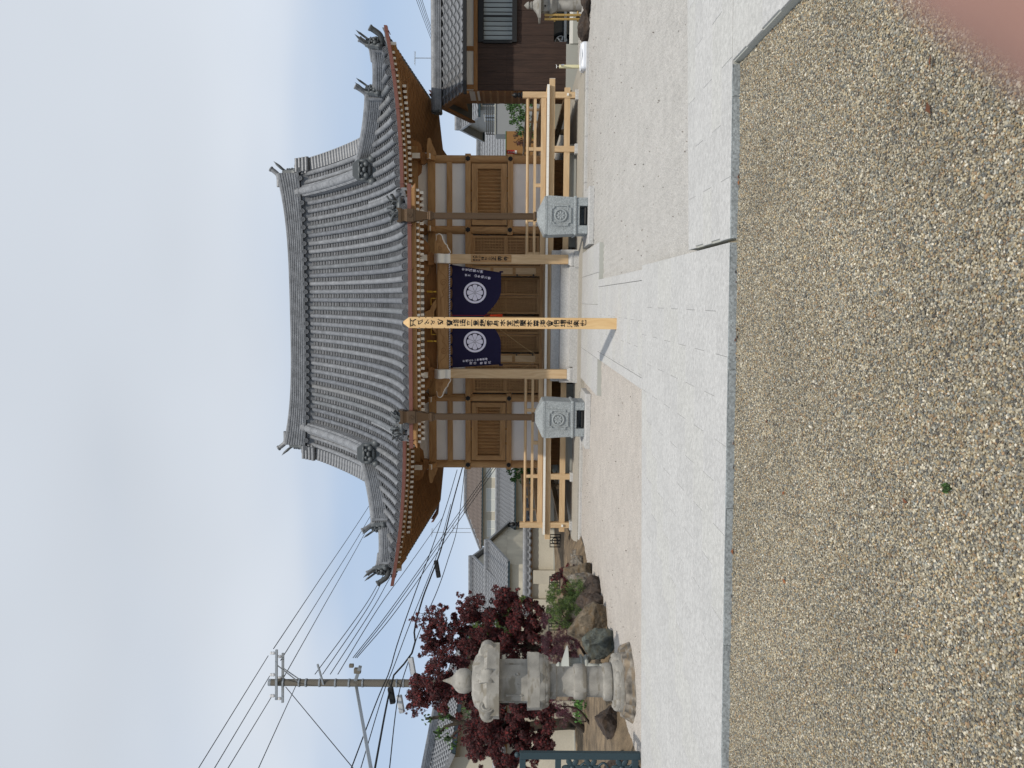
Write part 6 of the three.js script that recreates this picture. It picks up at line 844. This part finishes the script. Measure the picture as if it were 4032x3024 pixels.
// border rocks
const rockAt = (px, py, up) => { const p = G(px, py, SAND_Y); return [p.x, SAND_Y + up, p.z]; };
boulder('garden_rock', 'smooth blue-grey standing stone next to the big lantern base', [-5.2, 0.13, 9.0], 0.36, [0.85, 0.8, 0.6], 11, rockGrey);
boulder('garden_rock', 'large tan veined rock with an ochre crest in the border', [-5.2, 0.16, 8.2], 0.42, [0.95, 0.95, 0.9], 12, rockBrown);
boulder('garden_rock', 'rough pitted small rock wedged beside the large tan rock', [-5.1, 0.08, 7.55], 0.3, [0.9, 0.95, 0.8], 13, rockDark);
boulder('garden_rock', 'dark flat-topped rock with a pale rim in the border', [-5.1, 0.1, 7.05], 0.36, [0.85, 0.85, 0.85], 14, rockDark);
boulder('garden_rock', 'tall grey-brown slab rock in the middle of the border', [-5.15, 0.1, 6.35], 0.36, [0.85, 0.95, 0.9], 15, M.rock);
boulder('garden_rock', 'streaked upright brown rock behind the grey-brown slab', [-5.25, 0.1, 5.55], 0.38, [0.8, 0.9, 0.9], 16, rockBrown);
boulder('garden_rock', 'weathered low rock towards the veranda end of the border', [-5.55, 0.02, 4.4], 0.36, [0.9, 0.7, 1.1], 17, M.rock);
boulder('garden_rock', 'last small round rock of the border by the veranda corner', [-5.65, 0.0, 3.4], 0.24, [0.9, 0.8, 0.9], 18, M.rock);
boulder('garden_rock', 'dark craggy rock on the bed edge by the pruned trunk', [-5.85, 0.08, 10.2], 0.3, [0.9, 0.9, 0.8], 19, rockDark);
boulder('garden_rock', 'purple-grey rock between the lantern and the steel gate', [-6.1, 0.08, 11.2], 0.33, [0.95, 0.85, 0.85], 20, rockDark);
// ---------------------------------------------------------------- the big stone lantern
{
  const S = M.oldStone, L = thing('stone_lantern', 'big grey stone lantern with hexagonal scrolled roof on a rough rock base', 'stone lantern', [-4.86, SAND_Y, 10.86]);
  const hex = (r0, r1, y0, y1) => uvw(prism(r1, r0, y1 - y0, 6).translate(0, (y0 + y1) / 2, 0), 'y');
  const rg = mergeVertices(new THREE.CylinderGeometry(0.46, 0.53, 0.15, 26, 3).deleteAttribute('uv').deleteAttribute('normal')), p = rg.attributes.position; for (let i = 0; i < p.count; i++) { const k = 0.84 + 0.36 * fb3(p.getX(i) * 3, p.getY(i) * 4, p.getZ(i) * 3 + 5, 3); p.setX(i, p.getX(i) * k); p.setZ(i, p.getZ(i) * k); p.setY(i, p.getY(i) * (0.8 + 0.5 * fb3(p.getX(i) * 5, 2, p.getZ(i) * 5, 2))); } part(L, 'rock_base', uvw(toCreasedNormals(rg, 0.4).translate(0, 0.06, 0), 'y'), M.rock);
  const lb = [lathe([[0, 0.262], [0.27, 0.26], [0.33, 0.235], [0.4, 0.18], [0.41, 0.13], [0.38, 0.12], [0, 0.12]], 30)]; for (let k = 0; k < 12; k++) lb.push(new THREE.SphereGeometry(0.1, 10, 8).scale(1, 0.65, 0.45).translate(0, 0.19, 0.355).rotateY(k * Math.PI / 6)); part(L, 'lower_lotus', uvw(mg(lb), 'y'), S);
  part(L, 'shaft', uvw(lathe([[0.245, 0.26], [0.262, 0.28], [0.262, 0.34], [0.25, 0.375], [0.225, 0.385], [0.212, 0.4], [0.208, 0.6], [0.214, 0.622], [0.238, 0.632], [0.246, 0.66], [0.246, 0.755], [0.238, 0.785], [0.214, 0.795], [0.206, 0.81], [0.206, 1.015], [0.214, 1.03], [0.236, 1.04], [0.242, 1.06], [0.242, 1.105], [0.236, 1.13], [0, 1.13]], 34), 'y'), S);
  const ul = [lathe([[0.25, 1.128], [0.3, 1.14], [0.37, 1.2], [0.385, 1.268], [0, 1.27]], 30)]; for (let k = 0; k < 12; k++) ul.push(new THREE.SphereGeometry(0.1, 10, 8).scale(1, 0.65, 0.4).translate(0, 1.2, 0.325).rotateY(k * Math.PI / 6 + 0.2)); part(L, 'upper_lotus', uvw(mg(ul), 'y'), S);
  part(L, 'platform', hex(0.425, 0.435, 1.27, 1.434), S);
  const fb = part(L, 'fire_box', hex(0.325, 0.325, 1.434, 1.82), S); // windows and round vents on the box
  for (let k = 0; k < 6; k++) { const a = k * Math.PI / 3, ap = 0.325 * Math.cos(Math.PI / 6), put = g => g.translate(0, 0, ap).rotateY(a); if (k % 2) { part(fb, 'box_window', put(b2(-0.06, 0.06, 1.53, 1.7, -0.02, 0.002)), M.black); part(fb, 'box_window_frame', put(mg([b2(-0.085, -0.06, 1.5, 1.73, -0.01, 0.014), b2(0.06, 0.085, 1.5, 1.73, -0.01, 0.014), b2(-0.06, 0.06, 1.5, 1.53, -0.01, 0.014), b2(-0.06, 0.06, 1.7, 1.73, -0.01, 0.014)])), S); } else { part(fb, 'round_vent', put(cyl(0.03, 0.03, 0.02, 0, 0, 0, 14).rotateX(Math.PI / 2).translate(0, 1.68, -0.006)), M.black); part(fb, 'carved_relief', put(mg([new THREE.TorusGeometry(0.04, 0.01, 6, 16).translate(0, 1.68, 0), new THREE.SphereGeometry(0.08, 10, 8).scale(1, 0.75, 0.2).translate(0, 1.56, 0), new THREE.SphereGeometry(0.035, 8, 6).scale(1, 1, 0.6).translate(0.05, 1.57, 0.01)])), S); } }
  // roof: hexagonal brim, domed crown, six scroll knobs
  part(L, 'roof_brim', hex(0.565, 0.565, 1.82, 1.985), S); part(L, 'roof_slope', hex(0.563, 0.42, 1.985, 2.06), S); part(L, 'roof_crown', uvw(lathe([[0.43, 1.99], [0.41, 2.08], [0.345, 2.155], [0.25, 2.19], [0.14, 2.2], [0, 2.2]], 28), 'y'), S); for (let k = 0; k < 6; k++) part(L, 'roof_hip', uvw(ext([[0.2, 2.12], [0.5, 1.985], [0.565, 1.985], [0.52, 2.03], [0.36, 2.13], [0.22, 2.19]], 0.09, 0.006).translate(0, 0, -0.045).rotateY(-Math.PI / 2 + k * Math.PI / 3), 'y'), S); for (let k = 0; k < 6; k++) part(L, 'roof_scroll', uvw(mg([new THREE.CylinderGeometry(0.1, 0.1, 0.17, 16).rotateZ(Math.PI / 2).translate(0, 1.985, 0.475), new THREE.SphereGeometry(0.11, 12, 8).scale(0.8, 0.7, 1.3).translate(0, 2.04, 0.38), new THREE.TorusGeometry(0.06, 0.014, 6, 14).rotateY(Math.PI / 2).translate(0.086, 1.985, 0.475)]).rotateY(k * Math.PI / 3), 'y'), S);
  part(L, 'jewel', uvw(lathe([[0.12, 2.19], [0.14, 2.215], [0.165, 2.25], [0.175, 2.31], [0.165, 2.38], [0.13, 2.425], [0.06, 2.48], [0.03, 2.54], [0.012, 2.6], [0, 2.615]], 26), 'y'), S);
  L.rotation.y = 0.59; L.scale.set(0.96, 1, 0.96);
}
// small legged lantern behind it
{
  const w = std({ color: 0x9fa19b, roughness: 0.85, bumpMap: grit, bumpScale: 0.001 }), p = G(2357, 2574, 0.1), y = thing('snow_lantern', 'small pale stone lantern on curved legs behind the big lantern', 'stone lantern', [-5.62, 0.06, 8.9]);
  for (let k = 0; k < 3; k++) { const a = k * 2.09 + 0.5; part(y, 'leg', limb([V(Math.sin(a) * 0.12, 0.24, Math.cos(a) * 0.12), V(Math.sin(a) * 0.2, 0.16, Math.cos(a) * 0.2), V(Math.sin(a) * 0.19, 0.06, Math.cos(a) * 0.19), V(Math.sin(a) * 0.23, 0.0, Math.cos(a) * 0.23)], 0.055, 0.04), w); } part(y, 'tray', uvw(lathe([[0, 0.24], [0.19, 0.24], [0.2, 0.27], [0.16, 0.31], [0.2, 0.34], [0.2, 0.37], [0, 0.37]].reverse(), 6), 'y'), w); part(y, 'fire_box', uvw(prism(0.14, 0.14, 0.2, 6).translate(0, 0.47, 0), 'y'), w); for (let k = 0; k < 3; k++) part(y, 'opening', b2(-0.04, 0.04, 0.42, 0.52, 0.11, 0.124).rotateY(k * 2.094), M.black);
  part(y, 'roof', uvw(lathe([[0, 0.69], [0.06, 0.68], [0.2, 0.63], [0.33, 0.585], [0.34, 0.57], [0, 0.565]], 24), 'y'), w); part(y, 'finial', uvw(lathe([[0.06, 0.68], [0.08, 0.72], [0.05, 0.75], [0.03, 0.77], [0.045, 0.8], [0.0, 0.86]], 14), 'y'), w);
}
// ---------------------------------------------------------------- trees
const blob = (px, py, dz, rx, ry, rz) => [at(px, py, dz), rx, ry, rz];
function tree(name, label, cat, base, trunk, blobs, per, size, cols, kind, sd, extra) {
  const t = thing(name, label, cat, base); const o = V(...base);
  part(t, 'trunk', trunk.map(([pts, a, b]) => limb(pts.map(p => p.clone().sub(o)), a, b)), bark); part(t, 'crown', leaves(blobs.map(b => [b[0].clone().sub(o), ...b.slice(1)]), per, size, cols, kind, sd), leafMat); return t;
}
{
  const b1 = V(-7.5, 0.05, 4.6), D = 16.2, P = (x, y, d = D) => at(x, y, d);
  tree('red_maple', 'dark red Japanese maple behind the lantern on its hall side', 'maple tree', [b1.x, b1.y, b1.z], [[[b1, P(2150, 2560), P(2030, 2540), P(1900, 2500), P(1780, 2480)], 0.07, 0.02], [[P(2100, 2550), P(1980, 2440), P(1900, 2390)], 0.04, 0.012], [[P(2030, 2540), P(1900, 2590), P(1790, 2600)], 0.04, 0.012]],
    [blob(1650, 2440, D, 0.14, 0.2, 0.18), blob(1690, 2490, D, 0.2, 0.2, 0.2), blob(2110, 2470, D, 0.35, 0.22, 0.3), blob(2140, 2540, D, 0.3, 0.2, 0.3), blob(1830, 2370, D, 0.22, 0.22, 0.25), blob(1960, 2350, D, 0.25, 0.22, 0.25), blob(2010, 2350, D, 0.2, 0.2, 0.2), blob(1750, 2500, D, 0.42, 0.42, 0.4), blob(1860, 2450, D, 0.5, 0.5, 0.45), blob(1980, 2430, D, 0.5, 0.42, 0.45), blob(2030, 2520, D, 0.5, 0.42, 0.45), blob(1900, 2560, D, 0.45, 0.55, 0.45), blob(1720, 2420, D, 0.22, 0.26, 0.25), blob(2085, 2410, D, 0.3, 0.25, 0.35), blob(1700, 2560, D, 0.2, 0.3, 0.25), blob(2060, 2600, D, 0.4, 0.35, 0.4)], 4000, 0.047, RED, 'maple', 5);
  { const b2_ = V(-8.2, 0.05, 6.4), P = (x, y) => at(x, y, 14.8), D = 14.8;
  tree('red_maple', 'dark red Japanese maple spreading over the steel gate', 'maple tree', [b2_.x, b2_.y, b2_.z], [[[b2_, P(2180, 2790), P(2010, 2770), P(1850, 2740), P(1700, 2720)], 0.07, 0.018], [[P(2050, 2780), P(1960, 2880), P(1900, 2960)], 0.04, 0.012]],
    [blob(1620, 2790, D, 0.14, 0.16, 0.16), blob(2150, 2900, D, 0.35, 0.22, 0.3), blob(1840, 2900, D, 0.25, 0.22, 0.2), blob(2130, 2800, D, 0.3, 0.25, 0.3), blob(1640, 2700, D, 0.2, 0.2, 0.2), blob(1650, 2760, D, 0.22, 0.28, 0.25), blob(1690, 2690, D, 0.45, 0.38, 0.4), blob(1760, 2640, D, 0.4, 0.4, 0.35), blob(1790, 2740, D, 0.4, 0.4, 0.4), blob(1900, 2850, D, 0.6, 0.4, 0.45), blob(2000, 2810, D, 0.5, 0.42, 0.45), blob(2000, 2920, D, 0.55, 0.45, 0.45), blob(2080, 2860, D, 0.5, 0.4, 0.4), blob(1880, 2950, D, 0.35, 0.3, 0.3), blob(2100, 2960, D, 0.4, 0.35, 0.35), blob(1860, 2700, D, 0.4, 0.4, 0.4)], 4000, 0.047, RED, 'maple', 6); }
  tree('weeping_maple', 'low purple weeping maple in front of the garden wall', 'maple shrub', [-6.6, 0.05, 6.6], [[[V(-6.6, 0.05, 6.6), P(2260, 2520, 14.4), P(2200, 2510, 14.4)], 0.03, 0.012]], [blob(2180, 2500, 14.4, 0.5, 0.3, 0.4), blob(2220, 2560, 14.2, 0.4, 0.28, 0.35), blob(2240, 2470, 14.2, 0.35, 0.25, 0.3)], 5200, 0.055, [[84, 34, 50], [66, 28, 42], [98, 44, 58], [54, 24, 34]], 'needle', 7);
  tree('weeping_maple', 'small purple weeping maple between trunk and lantern shaft', 'maple shrub', [-7.6, 0.05, 7.2], [[[V(-7.6, 0.05, 7.2), P(2270, 2790, 13.9), P(2200, 2780, 13.9)], 0.03, 0.01]], [blob(2205, 2790, 13.9, 0.26, 0.28, 0.25)], 5600, 0.05, [[96, 44, 60], [78, 36, 50], [108, 56, 70]], 'needle', 8);
  tree('small_red_maple', 'little dark red maple above the end of the rock border', 'maple shrub', [-5.8, 0.0, 5.2], [[[V(-5.8, 0, 5.2), P(2220, 2275, 16), P(2190, 2270, 16)], 0.02, 0.008]], [blob(2215, 2285, 16, 0.28, 0.24, 0.25), blob(2245, 2260, 16, 0.2, 0.18, 0.2)], 5600, 0.055, RED, 'maple', 9);
  tree('drooping_conifer', 'bright green drooping conifer shrub behind the tan rock', 'shrub', [-5.95, 0.05, 7.1], [[[V(-5.95, 0.05, 7.1), P(2290, 2480, 14), P(2230, 2470, 14), P(2170, 2440, 14)], 0.035, 0.012], [[P(2260, 2480, 14), P(2200, 2400, 14)], 0.02, 0.008]], [blob(2200, 2360, 14, 0.36, 0.3, 0.35), blob(2250, 2400, 14, 0.4, 0.25, 0.35), blob(2190, 2420, 14, 0.25, 0.22, 0.25), blob(2265, 2350, 14, 0.28, 0.18, 0.25)], 6200, 0.06, GREEN, 'needle', 10);
  tree('green_maple', 'green-leaved tree showing through the red maple crowns', 'tree', [-8.4, 0.05, 3.2], [[[V(-8.4, 0.05, 3.2), P(2100, 2500, 17.8), P(1980, 2480, 17.8)], 0.05, 0.015]], [blob(1950, 2480, 17.8, 0.45, 0.5, 0.4), blob(2020, 2400, 17.8, 0.3, 0.35, 0.3), blob(1880, 2510, 17.8, 0.3, 0.3, 0.3)], 3000, 0.07, GREEN, 'maple', 11);
  { // pruned tree
    const b = at(2320, 2851, 16.6), t = thing('pruned_tree', 'pruned grey trunk with stubby limbs and sparse green leaves', 'tree', [b.x, 0.05, b.z]), o = V(b.x, 0.05, b.z), dz = CAM.z - b.z, Q = (x, y) => at(x, y, dz).sub(o), tr = [limb([V(0, 0, 0), Q(2200, 2852), Q(2060, 2862), Q(1930, 2862), Q(1840, 2852)], 0.13, 0.085), limb([Q(1850, 2852), Q(1790, 2835), Q(1740, 2800)], 0.07, 0.04), limb([Q(1810, 2845), Q(1760, 2860), Q(1735, 2880)], 0.05, 0.025), limb([Q(1765, 2815), Q(1720, 2825), Q(1675, 2830)], 0.045, 0.03), limb([Q(1840, 2855), Q(1800, 2880), Q(1765, 2915)], 0.045, 0.02)];
    part(t, 'trunk', tr, std({ map: rockTex, color: 0x7d776c, roughness: 0.95, bumpMap: soft, bumpScale: 0.01 })); const bl = [[1680, 2830, 0.12], [1730, 2885, 0.16], [1770, 2920, 0.14], [1745, 2810, 0.15], [1830, 2800, 0.14], [1900, 2900, 0.15]].map(([x, y, r]) => [Q(x, y), r, r, r]); part(t, 'leaves', leaves(bl, 5200, 0.09, DGREEN, 'oval', 12), leafMat);
  }
  tree('hedge_shrub', 'small leafy green shrub at the foot of the pruned trunk', 'shrub', [-7.9, 0.05, 6.6], [[[V(-7.9, 0.05, 6.6), V(-7.9, 0.25, 6.6)], 0.015, 0.01]], [blob(2280, 2800, 14.5, 0.2, 0.16, 0.2), blob(2265, 2770, 14.5, 0.14, 0.12, 0.14)], 5200, 0.06, [[70, 120, 50], [92, 140, 60]], 'oval', 13);
  tree('round_shrub', 'round green shrub behind the veranda on the garden side', 'shrub', [-5.9, 0.0, -4.6], [[[V(-5.9, 0, -4.6), V(-5.9, 0.7, -4.6)], 0.04, 0.02]], [blob(2040, 1868, 25.7, 0.42, 0.36, 0.4), blob(2070, 1860, 25.7, 0.35, 0.3, 0.35)], 2600, 0.07, [[62, 108, 36], [78, 124, 46], [50, 92, 32]], 'oval', 14);
  tree('leafy_shrub', 'loose green shrub between the hall veranda and the grey house', 'shrub', [6.2, 0.0, -8.2], [[[V(6.2, 0, -8.2), V(6.2, 1.0, -8.2)], 0.04, 0.02]], [blob(2040, 440, 29.3, 0.55, 0.45, 0.5), blob(2065, 490, 29.3, 0.45, 0.4, 0.4), blob(2020, 430, 29.3, 0.35, 0.3, 0.35)], 2200, 0.08, [[66, 108, 48], [84, 126, 58], [50, 86, 38]], 'oval', 15);
  tree('reddish_shrub', 'dull red shrub next to the tan panel', 'shrub', [5.7, 0.0, -8.8], [[[V(5.7, 0, -8.8), V(5.7, 0.8, -8.8)], 0.03, 0.015]], [blob(2045, 545, 29.9, 0.3, 0.32, 0.3)], 2600, 0.06, [[104, 52, 50], [84, 44, 40], [70, 60, 40]], 'oval', 16);
}
// ---------------------------------------------------------------- fallen leaves and a weed
{
  const brown = [0x7a4a2c, 0x8d5a34, 0x5e3a26].map(c => std({ color: c, roughness: 0.9, side: THREE.DoubleSide })); const one = fromArrays([0, 0, 0, 0.012, 0.006, 0.02, 0, 0.003, 0.045, -0.012, 0.006, 0.02], [0, 1, 2, 0, 2, 3]);
  for (let k = 0; k < 26; k++) { const x = k < 18 ? rr(-2.6, 1.9) : rr(-1.5, 1.6), z = k < 18 ? (x < 0.85 ? leftFront(x) : rightFront(x)) + rr(0.012, 0.05) : rr(15.8, 18), m = solo('fallen_leaf', 'curled brown fallen leaf lying on the gravel along the kerb', 'leaf', one, brown[k % 3], [x, GRAVEL_Y + 0.008, z], 'fallen leaves on the gravel'); m.rotation.set(rr(-0.4, 0.4), rr(0, 6.28), rr(-0.4, 0.4)); m.scale.setScalar(rr(0.7, 1.3)); }
  const wp = G(3730, 1920, GRAVEL_Y), w = solo('weed', 'tiny green weed sprouting from the brown gravel', 'weed', leaves([[V(0, 0.01, 0), 0.02, 0.012, 0.02]], 400000, 0.012, DGREEN, 'oval', 21), leafMat, [wp.x, GRAVEL_Y, wp.z]);
}
// ================================================================ the photographer's fingertip, close to the lens
{
  const Zp = (px, py, z) => CAM.clone().addScaledVector(ray(px, py), z);
  const o = Zp(4287, -663, 0.033), t1 = Zp(4713, -828, 0.036), t0 = Zp(3520, -160 - 0, 0.03);
  const hand = thing('person', 'blurred pink fingertip of the photographer held close to the lens', 'person', [o.x, o.y, o.z]);
  // bones of the hand: pixel-derived axis for the forefinger, the other fingers curl behind the phone edge
  const ax = Zp(4287 + 532, -663 + 334, 0.033).sub(o).normalize(), side = vR.clone(), back = vF.clone().negate();
  const P = (a, s, b) => V().addScaledVector(ax, a).addScaledVector(side, s).addScaledVector(back, b);
  const bones = [];
  const chain = (pts, rs) => { for (let i = 0; i + 1 < pts.length; i++) bones.push([pts[i], pts[i + 1], rs[i], rs[i + 1]]); };
  chain([P(-0.018, 0, 0), P(0.004, 0.001, 0), P(0.028, 0.006, 0.004), P(0.052, 0.018, 0.018)], [0.0072, 0.0085, 0.0088, 0.0095]);
  const K = [P(0.052, 0.018, 0.018), P(0.062, 0.03, 0.034), P(0.07, 0.036, 0.052), P(0.076, 0.036, 0.07)];
  for (let k = 1; k < 4; k++) chain([K[k], P(0.03 + 0.004 * k, 0.03 + 0.003 * k, 0.03 + 0.019 * k), P(0.006 + 0.003 * k, 0.018 + 0.004 * k, 0.026 + 0.019 * k), P(-0.012 + 0.005 * k, 0.008 + 0.006 * k, 0.026 + 0.018 * k)], [0.0095, 0.0088, 0.0082, 0.0068]);
  const wrist = P(0.13, 0.07, 0.075); for (const k of K) bones.push([k, wrist, 0.011, 0.021]); bones.push([wrist, P(0.23, 0.11, 0.11), 0.023, 0.03]);
  chain([P(0.115, 0.055, 0.06), P(0.085, 0.03, 0.085), P(0.05, 0.012, 0.1), P(0.026, 0.006, 0.104)], [0.016, 0.0125, 0.0105, 0.0085]);
  const R = 72, lo = P(0.1, 0.06, 0.055), S = 0.17, mc = new MarchingCubes(R, new THREE.MeshBasicMaterial(), false, false, 200000); mc.isolation = 0;
  const A = V(), B = V(), q = V(); for (let z = 0; z < R; z++) for (let y = 0; y < R; y++) for (let x = 0; x < R; x++) { q.set((x / R * 2 - 1) * S, (y / R * 2 - 1) * S, (z / R * 2 - 1) * S).add(lo); let acc = 0; for (const [a, b, r0, r1] of bones) { A.copy(q).sub(a); B.copy(b).sub(a); const h = clamp(A.dot(B) / B.lengthSq()); acc += Math.exp(-420 * (A.addScaledVector(B, -h).length() - (r0 + (r1 - r0) * h))); } mc.field[x + y * R + z * R * R] = Math.log(acc + 1e-30) / 420; }
  mc.update(); const n = mc.count, pos = new Float32Array(n * 3); for (let i = 0; i < n * 3; i++) pos[i] = mc.positionArray[i] * S + [lo.x, lo.y, lo.z][i % 3]; const g0 = new THREE.BufferGeometry(); g0.setAttribute('position', new THREE.BufferAttribute(pos, 3)); const g = mergeVertices(g0, 1e-5); g.computeVertexNormals();
  part(hand, 'hand', g, new THREE.MeshPhysicalMaterial({ color: 0xb08678, roughness: 0.6 }));
}
renderer.render(scene, camera);
